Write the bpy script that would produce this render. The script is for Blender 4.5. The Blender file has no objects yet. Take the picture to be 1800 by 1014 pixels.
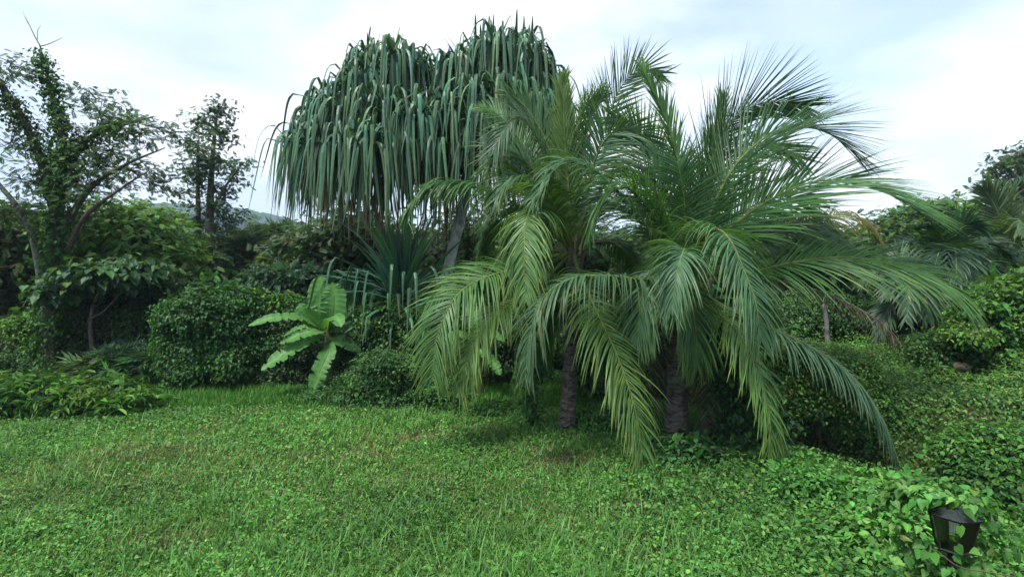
import bpy, math, random
import numpy as np
R = math.radians
rng = np.random.default_rng(7)
scene = bpy.context.scene
COL = scene.collection
# ------------------------------------------------------------------ camera, sky, sun, exposure
F = 1000.0; H = 2.6; HY = 470.0            # focal length in photo pixels, eye height, horizon row
cam = bpy.data.objects.new('camera', bpy.data.cameras.new('camera')); COL.objects.link(cam)
cam.location = (0, 0, H); cam.rotation_euler = (R(90), 0, 0)
cam.data.sensor_width = 36; cam.data.lens = 36 * F / 1800; cam.data.shift_y = -(507 - HY) / 1800
cam.data.clip_end = 6000; cam.data.clip_start = 0.05
scene.camera = cam
SUN = np.array([-0.30, -0.36, 0.88]); SUN /= np.linalg.norm(SUN)
elev = math.asin(SUN[2]); azim = math.atan2(SUN[0], SUN[1])
world = bpy.data.worlds.new('World'); scene.world = world; world.use_nodes = True
nt = world.node_tree; nt.nodes.clear()
def nd(t, kind, **k):
    n = t.nodes.new(kind)
    for a, b in k.items(): setattr(n, a, b)
    return n
out = nd(nt, 'ShaderNodeOutputWorld')
sky = nd(nt, 'ShaderNodeTexSky', sky_type='NISHITA', sun_disc=False, sun_elevation=elev, sun_rotation=azim)
bg1 = nd(nt, 'ShaderNodeBackground'); bg1.inputs[1].default_value = 0.15
bg2 = nd(nt, 'ShaderNodeBackground'); bg2.inputs[1].default_value = 0.83
tc = nd(nt, 'ShaderNodeTexCoord'); mp = nd(nt, 'ShaderNodeMapping'); mp.inputs['Scale'].default_value = (1, 1, 2.2)
mp.inputs['Location'].default_value = (0.35, 0.2, 0.1)
nt.links.new(tc.outputs['Generated'], mp.inputs[0])
n1 = nd(nt, 'ShaderNodeTexNoise'); n1.inputs['Scale'].default_value = 1.7; n1.inputs['Detail'].default_value = 7; n1.inputs['Roughness'].default_value = .52
n2 = nd(nt, 'ShaderNodeTexNoise'); n2.inputs['Scale'].default_value = 2.6; n2.inputs['Detail'].default_value = 6; n2.inputs['Roughness'].default_value = .5
nt.links.new(mp.outputs[0], n1.inputs[0])
mp2 = nd(nt, 'ShaderNodeMapping'); mp2.inputs['Scale'].default_value = (1, 1, 2.6); mp2.inputs['Location'].default_value = (3.1, 1.7, 4.4)
nt.links.new(tc.outputs['Generated'], mp2.inputs[0]); nt.links.new(mp2.outputs[0], n2.inputs[0])
# brighter cloud towards the hidden sun
dot = nd(nt, 'ShaderNodeVectorMath', operation='DOT_PRODUCT'); nt.links.new(tc.outputs['Generated'], dot.inputs[0])
dot.inputs[1].default_value = (0.60, 0.70, 0.38)
mr = nd(nt, 'ShaderNodeMapRange'); nt.links.new(dot.outputs['Value'], mr.inputs[0])
mr.inputs[1].default_value = 0.45; mr.inputs[2].default_value = 1.0; mr.inputs[3].default_value = -0.07; mr.inputs[4].default_value = 0.09
ad = nd(nt, 'ShaderNodeMath', operation='ADD'); nt.links.new(n2.outputs[0], ad.inputs[0]); nt.links.new(mr.outputs[0], ad.inputs[1])
cr = nd(nt, 'ShaderNodeValToRGB'); nt.links.new(ad.outputs[0], cr.inputs[0])
e = cr.color_ramp.elements
e[0].position = .36; e[0].color = (.50, .60, .75, 1)
e[1].position = .62; e[1].color = (.86, .89, .92, 1)
m_ = e.new(.48); m_.color = (.62, .70, .81, 1)
nt.links.new(cr.outputs[0], bg2.inputs[0]); nt.links.new(sky.outputs[0], bg1.inputs[0])
cv = nd(nt, 'ShaderNodeValToRGB'); nt.links.new(n1.outputs[0], cv.inputs[0])
cv.color_ramp.elements[0].position = .33; cv.color_ramp.elements[0].color = (.35,) * 3 + (1,)
cv.color_ramp.elements[1].position = .50; cv.color_ramp.elements[1].color = (1,) * 4
mx = nd(nt, 'ShaderNodeMixShader'); nt.links.new(cv.outputs[0], mx.inputs[0])
nt.links.new(bg1.outputs[0], mx.inputs[1]); nt.links.new(bg2.outputs[0], mx.inputs[2]); nt.links.new(mx.outputs[0], out.inputs[0])
sd = bpy.data.lights.new('sun', 'SUN'); sd.energy = 3.6; sd.angle = R(18); sd.color = (1, .96, .88)
so = bpy.data.objects.new('sun', sd); COL.objects.link(so)
from mathutils import Vector
so.rotation_euler = Vector(-SUN).to_track_quat('-Z', 'Y').to_euler()
scene.view_settings.view_transform = 'Standard'; scene.view_settings.look = 'None'
scene.view_settings.gamma = 1; scene.view_settings.exposure = 0.97
scene.render.engine = 'CYCLES'
scene.cycles.max_bounces = 6; scene.cycles.diffuse_bounces = 3; scene.cycles.transmission_bounces = 4
scene.cycles.caustics_reflective = False; scene.cycles.caustics_refractive = False

# ------------------------------------------------------------------ helpers
def P(px, py, D): return np.array([(px - 900) * D / F, D, H - (py - HY) * D / F])
def nz(a): return a / np.maximum(np.linalg.norm(a, axis=-1, keepdims=True), 1e-9)
ORIG = {}
class MB:
    def __init__(s): s.v = []; s.f = []; s.c = []; s.n = 0
    def add(s, v, faces, c):
        v = np.asarray(v, float).reshape(-1, 3)
        c = np.asarray(c, float)
        if c.ndim == 1: c = np.tile(c, (len(v), 1))
        for f in faces:
            f = np.asarray(f, np.int64)
            if len(f): s.f.append(f + s.n)
        s.v.append(v); s.c.append(c.reshape(-1, 3)); s.n += len(v)
    def build(s, name, mat, parent=None, loc=None, smooth=False):
        v = np.concatenate(s.v); c = np.concatenate(s.c)
        if parent is not None: o0 = ORIG[parent.name]
        else: o0 = np.zeros(3) if loc is None else np.asarray(loc, float)
        v = v - o0
        me = bpy.data.meshes.new(name)
        me.vertices.add(len(v)); me.vertices.foreach_set('co', v.astype(np.float32).ravel())
        tot = np.concatenate([np.full(len(f), f.shape[1]) for f in s.f])
        loops = np.concatenate([f.ravel() for f in s.f])
        me.loops.add(len(loops)); me.loops.foreach_set('vertex_index', loops.astype(np.int32))
        me.polygons.add(len(tot)); st = np.concatenate([[0], np.cumsum(tot)[:-1]])
        me.polygons.foreach_set('loop_start', st.astype(np.int32)); me.polygons.foreach_set('loop_total', tot.astype(np.int32))
        me.polygons.foreach_set('use_smooth', np.full(len(tot), smooth))
        a = me.color_attributes.new('tint', 'FLOAT_COLOR', 'POINT')
        a.data.foreach_set('color', np.concatenate([c, np.ones((len(c), 1))], 1).astype(np.float32).ravel())
        me.materials.append(mat); me.update(calc_edges=True)
        o = bpy.data.objects.new(name, me); COL.objects.link(o)
        if parent is not None: o.parent = parent
        else: o.location = o0
        ORIG[o.name] = o0
        return o
def root(name, label, cat, loc, group=None):
    o = bpy.data.objects.new(name, None); COL.objects.link(o); o.location = loc; o.empty_display_size = .2
    o['label'] = label; o['category'] = cat
    if group: o['group'] = group
    ORIG[o.name] = np.asarray(loc, float); return o
def tag(o, label=None, cat=None, kind=None, group=None):
    if label: o['label'] = label
    if cat: o['category'] = cat
    if kind: o['kind'] = kind
    if group: o['group'] = group
    return o
def hsh(ix, iy):
    n = (ix * 374761393 + iy * 668265263) & 0xffffffff
    n = ((n ^ (n >> 13)) * 1274126177) & 0xffffffff
    return ((n ^ (n >> 16)) & 0xffff) / 65535.0
def vn(x, y):
    x = np.asarray(x, float); y = np.asarray(y, float)
    ix = np.floor(x).astype(np.int64); iy = np.floor(y).astype(np.int64); fx = x - ix; fy = y - iy
    fx = fx * fx * (3 - 2 * fx); fy = fy * fy * (3 - 2 * fy)
    return (hsh(ix, iy) * (1 - fx) + hsh(ix + 1, iy) * fx) * (1 - fy) + (hsh(ix, iy + 1) * (1 - fx) + hsh(ix + 1, iy + 1) * fx) * fy
def fbm(x, y): return (vn(x, y) + .5 * vn(x * 2.1 + 7, y * 2.1 + 3) + .25 * vn(x * 4.3 + 1, y * 4.3 + 9)) / 1.75
def sst(a, b, x):
    t = np.clip((x - a) / (b - a), 0, 1); return t * t * (3 - 2 * t)
# ------------------------------------------------------------------ materials
def foliage(name, rough=.5, trans=.3, spec=.35, tr_tint=(1.5, 1.25, .5), var=.35):
    m = bpy.data.materials.new(name); m.use_nodes = True; t = m.node_tree; t.nodes.clear()
    o = nd(t, 'ShaderNodeOutputMaterial'); pr = nd(t, 'ShaderNodeBsdfPrincipled'); tl = nd(t, 'ShaderNodeBsdfTranslucent')
    at = nd(t, 'ShaderNodeVertexColor', layer_name='tint')
    no = nd(t, 'ShaderNodeTexNoise'); no.inputs['Scale'].default_value = 9; no.inputs['Detail'].default_value = 3
    g = nd(t, 'ShaderNodeNewGeometry'); t.links.new(g.outputs['Position'], no.inputs[0])
    mr = nd(t, 'ShaderNodeMapRange'); t.links.new(no.outputs[0], mr.inputs[0]); mr.inputs[1].default_value = .3; mr.inputs[2].default_value = .7
    mr.inputs[3].default_value = 1 - var; mr.inputs[4].default_value = 1 + var
    mu = nd(t, 'ShaderNodeVectorMath', operation='SCALE'); t.links.new(at.outputs[0], mu.inputs[0]); t.links.new(mr.outputs[0], mu.inputs['Scale'])
    t.links.new(mu.outputs[0], pr.inputs['Base Color'])
    pr.inputs['Roughness'].default_value = rough; pr.inputs['Specular IOR Level'].default_value = spec
    ti = nd(t, 'ShaderNodeVectorMath', operation='MULTIPLY'); t.links.new(mu.outputs[0], ti.inputs[0]); ti.inputs[1].default_value = tr_tint
    t.links.new(ti.outputs[0], tl.inputs[0])
    mi = nd(t, 'ShaderNodeMixShader'); mi.inputs[0].default_value = trans
    t.links.new(pr.outputs[0], mi.inputs[1]); t.links.new(tl.outputs[0], mi.inputs[2]); t.links.new(mi.outputs[0], o.inputs[0])
    return m
def solid(name, c1, c2, scale=12, rough=.85, bump=.6, stretch=(1, 1, 1), spec=.3):
    m = bpy.data.materials.new(name); m.use_nodes = True; t = m.node_tree; pr = t.nodes['Principled BSDF']
    g = nd(t, 'ShaderNodeNewGeometry'); mp = nd(t, 'ShaderNodeMapping'); mp.inputs['Scale'].default_value = stretch
    t.links.new(g.outputs['Position'], mp.inputs[0])
    no = nd(t, 'ShaderNodeTexNoise'); no.inputs['Scale'].default_value = scale; no.inputs['Detail'].default_value = 8; no.inputs['Roughness'].default_value = .65
    t.links.new(mp.outputs[0], no.inputs[0])
    cr = nd(t, 'ShaderNodeValToRGB'); cr.color_ramp.elements[0].position = .35; cr.color_ramp.elements[1].position = .65
    cr.color_ramp.elements[0].color = (*c1, 1); cr.color_ramp.elements[1].color = (*c2, 1)
    t.links.new(no.outputs[0], cr.inputs[0]); t.links.new(cr.outputs[0], pr.inputs['Base Color'])
    pr.inputs['Roughness'].default_value = rough; pr.inputs['Specular IOR Level'].default_value = spec
    if bump:
        b = nd(t, 'ShaderNodeBump'); b.inputs['Strength'].default_value = bump; b.inputs['Distance'].default_value = .03
        t.links.new(no.outputs[0], b.inputs['Height']); t.links.new(b.outputs[0], pr.inputs['Normal'])
    return m
LEAF = foliage('leaf_green', .5, .32, .25)
MATTE = foliage('leaf_matte', .6, .3, .2)
PALM = foliage('palm_leaf', .42, .36, .32, (1.4, 1.35, .35), .18)
SCREW = foliage('screwpine_leaf', .42, .16, .3, (1.2, 1.3, .5), .14)
BAN = foliage('banana_leaf', .5, .4, .3, (1.3, 1.25, .4), .12)
GRASS = foliage('grass_blade', .5, .35, .3, (1.3, 1.2, .5), .25)
BARK = solid('bark_brown', (.035, .026, .02), (.12, .095, .075), 14, stretch=(1, 1, .5))
PBARK = solid('palm_bark', (.018, .015, .013), (.15, .135, .12), 9, stretch=(1, 1, 3.2), bump=.9)
GREYBARK = solid('bark_grey', (.16, .165, .16), (.42, .43, .42), 8, stretch=(1, 1, .6))
DGREY = solid('bark_dull', (.06, .06, .055), (.2, .2, .19), 8)
SOIL = solid('soil_thatch', (.03, .035, .014), (.10, .095, .045), 5, bump=.5)
FIBRE = solid('fibre', (.06, .045, .03), (.19, .15, .10), 30, stretch=(1, 1, .3))
# palettes (linear base colours)
G_GRASS = [(.088, .235, .034), (.105, .265, .04), (.14, .26, .052), (.064, .195, .03)]
G_WEED = [(.062, .2, .035), (.088, .25, .046), (.045, .155, .03), (.125, .265, .055)]
G_VINE = [(.034, .125, .022), (.046, .15, .028), (.024, .09, .02), (.066, .16, .03)]
G_BRIGHT = [(.07, .19, .03), (.09, .21, .035), (.05, .14, .028), (.12, .2, .04)]
G_MID = [(.034, .10, .026), (.046, .125, .032), (.026, .08, .022), (.062, .135, .036)]
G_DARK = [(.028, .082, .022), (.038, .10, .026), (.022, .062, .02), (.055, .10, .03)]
G_BLUE = [(.028, .075, .038), (.035, .09, .045), (.022, .06, .03)]
G_PALE = [(.07, .13, .045), (.09, .15, .05), (.055, .11, .038), (.06, .14, .06)]
G_DRYISH = [(.05, .09, .03), (.07, .10, .036), (.04, .075, .025), (.085, .09, .045)]
G_BROWN = [(.10, .075, .05), (.15, .115, .085), (.07, .05, .035)]
def pick(pal, n, j=.22):
    pal = np.array(pal); c = pal[rng.integers(0, len(pal), n)]
    return np.clip(c * (1 + rng.normal(0, j, (n, 1))) * (1 + rng.normal(0, .07, (n, 3))), .004, .6)
# ------------------------------------------------------------------ leaf templates: (u along, v across, w lift), faces
def _mirror(pts):   # pts: outline of one side from base to tip exclusive; folded about the midrib
    n = len(pts); v = [(0, 0, 0)] + [(u, a, w) for u, a, w in pts] + [(1, 0, -.16)] + [(u, -a, w) for u, a, w in pts[::-1]]
    k = len(v); return np.array(v, float), [np.array([list(range(0, n + 2))]), np.array([[0] + list(range(n + 1, k))])]
T_RH = _mirror([(.45, .5, .08)])
T_OV = _mirror([(.25, .42, .07), (.65, .38, .04)])
T_HT = _mirror([(-.12, .28, .05), (.18, .5, .06), (.6, .3, .02)])
def _spray(n, ll, ww, twig=True, lift=.0):
    V = []; A = []; B = []
    for i in range(n):
        u = .12 + .8 * i / n; sgn = 1 if i % 2 else -1; a = R(48 - 22 * i / n)
        d = np.array([math.cos(a), sgn * math.sin(a), lift - .1]); s = np.array([-sgn * math.sin(a), math.cos(a), .1 * (i % 3 - 1)])
        b = np.array([u, 0, -.12 * u * u]); k = len(V); l = ll * (1 - .3 * abs(u - .5))
        V += [b, b + d * l * .45 + s * ww * .5 + (0, 0, .02), b + d * l, b + d * l * .45 - s * ww * .5 + (0, 0, .02)]
        A.append([k, k + 1, k + 2, k + 3])
    k = len(V); V += [(1 - ll * .2, -ww * .5, -.12), (1 + ll * .6, 0, -.22), (1 - ll * .2, ww * .5, -.12), (.85, 0, -.09)]; A.append([k + 3, k, k + 1, k + 2])
    if twig:
        k = len(V); V += [(0, -.012, 0), (0, .012, 0), (1, 0, -.12)]; B = [[k, k + 1, k + 2]]
    return np.array([np.asarray(q, float) for q in V]), [np.array(A)] + ([np.array(B)] if twig else [])
T_SP = _spray(7, .42, .26)
T_FT = _spray(22, .34, .075)
T_LONG = _spray(9, .55, .13, lift=.1)
def inst(mb, tpl, pos, d, n, L, W, col):
    N = len(pos); tv, tf = tpl; k = len(tv)
    d = nz(d); s = nz(np.cross(n, d)); n = np.cross(d, s)
    L = np.broadcast_to(L, N)[:, None, None]; W = np.broadcast_to(W, N)[:, None, None]
    v = pos[:, None] + d[:, None] * tv[None, :, :1] * L + s[:, None] * tv[None, :, 1:2] * W + n[:, None] * tv[None, :, 2:] * L
    off = (np.arange(N) * k)[:, None, None]
    mb.add(v.reshape(-1, 3), [(f[None] + off).reshape(-1, f.shape[1]) for f in tf], np.repeat(col, k, 0))
def strips(mb, pts, wid, side, col, fold=0.0, c2=None):
    """pts (N,K,3); wid (N,K) half widths; side (N,K,3)"""
    N, K, _ = pts.shape
    if fold:
        t = nz(np.gradient(pts, axis=1)); nn = np.cross(side, t)
        v = np.stack([pts - side * wid[..., None] + nn * (wid * fold)[..., None], pts, pts + side * wid[..., None] + nn * (wid * fold)[..., None]], 2)
        w = 3
    else:
        v = np.stack([pts - side * wid[..., None], pts + side * wid[..., None]], 2); w = 2
    idx = np.arange(N * K * w).reshape(N, K, w); fs = []
    for j in range(w - 1):
        fs.append(np.stack([idx[:, :-1, j], idx[:, :-1, j + 1], idx[:, 1:, j + 1], idx[:, 1:, j]], -1).reshape(-1, 4))
    c = np.repeat(col[:, None], K, 1)
    if c2 is not None:
        t = (np.linspace(0, 1, K) ** 3)[None, :, None]; c = c * (1 - t) + c2[:, None] * t
    mb.add(v.reshape(-1, 3), fs, np.repeat(c.reshape(-1, 3), w, 0))
def grow(pos, d, L, K, bend):
    """paths grown from pos along d; bend(k, s, d) gives the new direction"""
    N = len(pos); pts = np.zeros((N, K, 3)); pts[:, 0] = pos; st = (np.broadcast_to(L, N) / (K - 1))[:, None]
    for k in range(1, K):
        pts[:, k] = pts[:, k - 1] + d * st
        d = nz(bend(k, k / (K - 1), d))
    return pts
def spline(cp, n):
    cp = np.asarray(cp, float); m = len(cp)
    q = np.concatenate([[2 * cp[0] - cp[1]], cp, [2 * cp[-1] - cp[-2]]])
    seg = np.linalg.norm(np.diff(cp, axis=0), axis=1); cum = np.concatenate([[0], np.cumsum(seg)])
    s = np.linspace(0, cum[-1], n); i = np.clip(np.searchsorted(cum, s, 'right') - 1, 0, m - 2)
    t = ((s - cum[i]) / seg[i])[:, None]; p0, p1, p2, p3 = q[i], q[i + 1], q[i + 2], q[i + 3]
    return .5 * (2 * p1 + (p2 - p0) * t + (2 * p0 - 5 * p1 + 4 * p2 - p3) * t ** 2 + (3 * p1 - p0 - 3 * p2 + p3) * t ** 3), cum[-1]
def tube(mb, cp, r, n=24, k=8, col=(.1, .1, .1), rough=0.0, cap=False):
    pts, _ = spline(cp, n); rr = np.interp(np.linspace(0, 1, n), np.linspace(0, 1, len(r)), r)
    T = nz(np.gradient(pts, axis=0)); ref = np.array([.3, .9, .1]) if abs(T[0][2]) > .6 else np.array([0, 0, 1.])
    S = nz(np.cross(T, ref)); N_ = np.cross(S, T)
    a = np.linspace(0, 2 * math.pi, k, endpoint=False)
    ring = (S[:, None] * np.cos(a)[None, :, None] + N_[:, None] * np.sin(a)[None, :, None]) * rr[:, None, None]
    if rough: ring = ring * (1 + rough * rng.normal(0, 1, (n, k, 1)))
    v = pts[:, None] + ring; idx = np.arange(n * k).reshape(n, k)
    f = np.stack([idx[:-1], np.roll(idx[:-1], -1, 1), np.roll(idx[1:], -1, 1), idx[1:]], -1).reshape(-1, 4)
    fs = [f]
    if cap: fs += [idx[0][None, ::-1], idx[-1][None]]
    mb.add(v.reshape(-1, 3), fs, np.array(col)); return pts
def rdir(n): return nz(rng.normal(0, 1, (n, 3)))
def perp(nn, pref=None, w=0):
    r = rng.normal(0, 1, nn.shape)
    if pref is not None: r = r * (1 - w) + np.asarray(pref) * w * 1.6
    return nz(r - nn * (r * nn).sum(-1, keepdims=True))
# ------------------------------------------------------------------ terrain
DITCH = np.array([(1.2, 14.5), (2.3, 12.4), (3.3, 10.6), (4.0, 9.3), (4.45, 8.35), (5.0, 7.65), (5.9, 7.1), (7.4, 6.6), (10, 6.2), (16, 6.0)])
def ditch_d(x, y):
    x = np.asarray(x, float); y = np.asarray(y, float); best = np.full(x.shape, 1e9); sg = np.ones(x.shape)
    for a, b in zip(DITCH[:-1], DITCH[1:]):
        e = b - a; t = np.clip(((x - a[0]) * e[0] + (y - a[1]) * e[1]) / (e @ e), 0, 1)
        dx = x - a[0] - t * e[0]; dy = y - a[1] - t * e[1]; d = np.hypot(dx, dy)
        c = e[0] * dy - e[1] * dx; m = d < best; best = np.where(m, d, best); sg = np.where(m, np.sign(c), sg)
    return best * sg
def gz(x, y):
    x = np.asarray(x, float); y = np.asarray(y, float)
    z = .14 * (fbm(x * .35 + 3, y * .35) - .5) + .09 * (fbm(x * 1.3, y * 1.3 + 5) - .5)
    d = ditch_d(x, y); w = sst(.6, 2.6, x) * sst(16, 13, y * 1.0 + 0 * x) if False else sst(.6, 2.6, x)
    lump = .42 * (fbm(x * .9 + 11, y * .9) - .45) + .34 * (fbm(x * 2.2, y * 2.2 + 4) - .5)
    z = z + w * (-(.55 + .5 * np.exp(-((x - 4.7) / .8) ** 2)) * np.exp(-((d - .05) / .42) ** 2) + (.72 + lump) * sst(.2, .75, d) + .05 * np.clip(d, 0, 6))
    # shallow furrow in front of the palms on the right
    fx, fy = 3.35, 6.35; t = (x - fx) * .25 + (y - fy) * -.97; s_ = (x - fx) * .97 + (y - fy) * .25
    z = z - .26 * np.exp(-(s_ / .16) ** 2 - (t / .75) ** 2)
    return z
def gpt(px, py):   # ground point seen at a pixel
    D = H * F / (py - HY)
    for _ in range(12):
        x = (px - 900) * D / F; D = .5 * D + .5 * (H - float(gz(x, D))) * F / (py - HY)
    return D
gx = np.concatenate([np.linspace(-900, -20, 24), np.linspace(-19.4, 19.4, 260), np.linspace(20, 900, 24)])
gy = np.concatenate([np.linspace(-60, -1, 10), np.linspace(0, 24, 200), np.linspace(25, 1500, 40)])
X, Y = np.meshgrid(gx, gy, indexing='ij'); Z = gz(X, Y)
far = sst(18, 26, np.abs(X)) + sst(20, 30, Y) + sst(-1, -10, Y); Z = np.where(far > 0, Z * np.clip(1 - far, 0, 1), Z)
idx = np.arange(X.size).reshape(X.shape)
g = MB(); g.add(np.stack([X, Y, Z], -1).reshape(-1, 3), [np.stack([idx[:-1, :-1], idx[1:, :-1], idx[1:, 1:], idx[:-1, 1:]], -1).reshape(-1, 4)], np.array([.05, .05, .03]))
gm = bpy.data.materials.new('ground_soil'); gm.use_nodes = True; t = gm.node_tree; pr = t.nodes['Principled BSDF']; pr.inputs['Roughness'].default_value = .95; pr.inputs['Specular IOR Level'].default_value = .1
ge = nd(t, 'ShaderNodeNewGeometry'); na = nd(t, 'ShaderNodeTexNoise'); nb = nd(t, 'ShaderNodeTexNoise')
na.inputs['Scale'].default_value = 1.1; na.inputs['Detail'].default_value = 5; nb.inputs['Scale'].default_value = 26; nb.inputs['Detail'].default_value = 6
t.links.new(ge.outputs['Position'], na.inputs[0]); t.links.new(ge.outputs['Position'], nb.inputs[0])
r1 = nd(t, 'ShaderNodeValToRGB'); r1.color_ramp.elements[0].position = .42; r1.color_ramp.elements[1].position = .62
r1.color_ramp.elements[0].color = (.022, .045, .012, 1); r1.color_ramp.elements[1].color = (.06, .066, .03, 1)
r2 = nd(t, 'ShaderNodeValToRGB'); r2.color_ramp.elements[0].color = (.35, .35, .3, 1); r2.color_ramp.elements[1].color = (1.7, 1.6, 1.4, 1)
r2.color_ramp.elements[0].position = .35; r2.color_ramp.elements[1].position = .65
t.links.new(na.outputs[0], r1.inputs[0]); t.links.new(nb.outputs[0], r2.inputs[0])
mm = nd(t, 'ShaderNodeVectorMath', operation='MULTIPLY'); t.links.new(r1.outputs[0], mm.inputs[0]); t.links.new(r2.outputs[0], mm.inputs[1]); t.links.new(mm.outputs[0], pr.inputs['Base Color'])
bu = nd(t, 'ShaderNodeBump'); bu.inputs['Strength'].default_value = .7; bu.inputs['Distance'].default_value = .03; t.links.new(nb.outputs[0], bu.inputs['Height']); t.links.new(bu.outputs[0], pr.inputs['Normal'])
tag(g.build('ground', gm, smooth=True), kind='structure')
# far hill
hx = np.linspace(-520, -60, 150); hy = np.linspace(560, 760, 50); X, Y = np.meshgrid(hx, hy, indexing='ij')
prof = np.interp((hx / 600 * 1000 + 900), [40, 180, 290, 370, 440, 490, 560, 700, 800], [20, 60, 70, 68, 63, 57, 40, 24, 2])
Z = prof[:, None] * np.exp(-((Y - 600) / 90.) ** 2 * (Y < 600) - ((Y - 600) / 200) ** 2 * (Y > 600)) + 5 * (fbm(X * .12, Y * .12) - .5) + 3 * fbm(X * .5, Y * .5) - 2
idx = np.arange(X.size).reshape(X.shape); g = MB()
g.add(np.stack([X, Y, Z], -1).reshape(-1, 3), [np.stack([idx[:-1, :-1], idx[1:, :-1], idx[1:, 1:], idx[:-1, 1:]], -1).reshape(-1, 4)], np.array([.03, .07, .03]))
HILL = solid('hill_forest', (.010, .028, .018), (.03, .065, .035), .35, bump=1.0)
tag(g.build('hill', HILL), kind='structure')

# ------------------------------------------------------------------ lawn
def dry(x, y):
    m = np.zeros(np.shape(x))
    for px, py, r, s in [(275, 800, .38, 1), (250, 850, .6, .5), (740, 768, .32, 1), (850, 760, .26, .9), (985, 808, .34, 1), (940, 790, .3, .6), (1120, 890, .34, .7), (1150, 960, .28, .6), (780, 850, .4, .5), (560, 800, .5, .45), (290, 945, .22, .7), (1030, 905, .3, .5), (430, 850, .6, .3), (640, 790, .4, .4), (90, 840, .5, .3), (1210, 900, .3, .6)]:
        D = H * F / (py - HY); cx = (px - 900) * D / F
        m = np.maximum(m, s * np.exp(-(((x - cx) / (r * 1.5)) ** 2 + ((y - D) / (r)) ** 2)))
    return np.clip(m * (.55 + .9 * fbm(x * 3, y * 3)), 0, 1)
def lawn_pts(n, dmin=4.2, dmax=14.5, pw=1.2, wide=1.0):
    u = rng.random(n); a = 2 - pw; D = (dmin ** a + u * (dmax ** a - dmin ** a)) ** (1 / a)
    return (rng.random(n) * 2 - 1) * (D * .97 + .4) * wide, D
def keep(x, y, lim=-.12): 
    return (ditch_d(x, y) * sst(.6, 1.6, x) < lim) & ~((ditch_d(x, y) > -.35) & (np.abs(x - 4.75) < .7))
tall_n = lambda x, y: fbm(x * .55 + 20, y * .55 + 8)
# low broad-leaved weeds
mb = MB()
x, y = lawn_pts(210000, pw=1.3); m = keep(x, y, .15) | (x < .8); x, y = x[m], y[m]
side = sst(.5, 3.2, x) * sst(9.5, 7, y); dens = .42 + .9 * (fbm(x * .9 + 4, y * .9) - .42) * 1.6 + .5 * side + .25 * sst(7.5, 5, y); dr = dry(x, y)
m = rng.random(len(x)) < np.clip(dens, .12, 1) * (1 - .95 * dr); x, y, side = x[m], y[m], side[m]; N = len(x)
z = gz(x, y) + rng.random(N) ** 1.5 * (.05 + .12 * side + .07 * tall_n(x, y)) + .008
n_ = nz(rng.normal(0, .55, (N, 3)) + np.array([0, -.15, 1])); d_ = perp(n_)
L = rng.uniform(.018, .044, N) ** 1.0 * (1 + .35 * side) * (.7 + .7 * fbm(x * 1.9 + 50, y * 1.9)) * (1 + .25 * (y > 8)); c = pick(G_WEED, N, .2) * (1 - .12 * side[:, None]) * (.45 + 1.1 * fbm(x * .8, y * .8 + 2))[:, None]
c = np.where((rng.random(N) < .006)[:, None], pick([(.2, .17, .07)], N), c)
inst(mb, T_OV, np.stack([x, y, z], -1), d_, n_, L, L * .8, c)
tag(mb.build('lawn_weeds', GRASS), 'low leafy weeds matted through the mown lawn', 'weeds', 'stuff')
# grass blades
mb = MB()
def blades(x, y, h, w, lean, cols, K=4, c2=None):
    N = len(x); pos = np.stack([x, y, gz(x, y) - .01], -1); a = rng.random(N) * 6.283; ln = rng.normal(lean, .18, N)
    out = np.stack([np.cos(a), np.sin(a), 0 * a], -1); d = nz(out * ln[:, None] + [0, 0, 1.])
    dr_ = rng.uniform(.1, .5, N)[:, None] * (3.2 / (K - 1))
    pts = grow(pos, d, h, K, lambda k, s, d: d + out * dr_ * (.35 + s) + np.array([0, 0, -1.]) * dr_ * (s * 1.1))
    S = np.stack([-np.sin(a), np.cos(a), 0 * a], -1); S = np.repeat(S[:, None], K, 1)
    prof = np.array([.8, 1, .8, .45, .06])[:K] if K == 5 else np.array([.9, 1, .7, .06])
    strips(mb, pts, np.asarray(w)[:, None] * prof[None], S, cols, 0, c2)
x, y = lawn_pts(240000, pw=1.35); m = keep(x, y, .1) | (x < .8); x, y = x[m], y[m]; dr = dry(x, y); side = sst(1.2, 3.4, x) * sst(9.5, 7, y)
m = rng.random(len(x)) < (1 - .35 * dr) * (1 - .45 * side) * (.35 + .9 * fbm(x * 1.1 + 30, y * 1.1)); x, y, dr = x[m], y[m], dr[m]; N = len(x)
tn = tall_n(x, y); h = rng.uniform(.035, .10, N) * (.6 + 1.0 * tn) * (1 - .45 * dr) * (1 + .02 * y)
c = pick(G_GRASS, N, .2) * (.5 + 1.0 * fbm(x * .7 + 9, y * .7))[:, None]; br = rng.random(N) < (.04 + .85 * dr); c = np.where(br[:, None], pick([(.175, .165, .075), (.24, .22, .11), (.13, .115, .055)], N), c)
blades(x, y, h, .0028 * (1 + .07 * y) * rng.uniform(.7, 1.4, N), .5, c)
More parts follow.
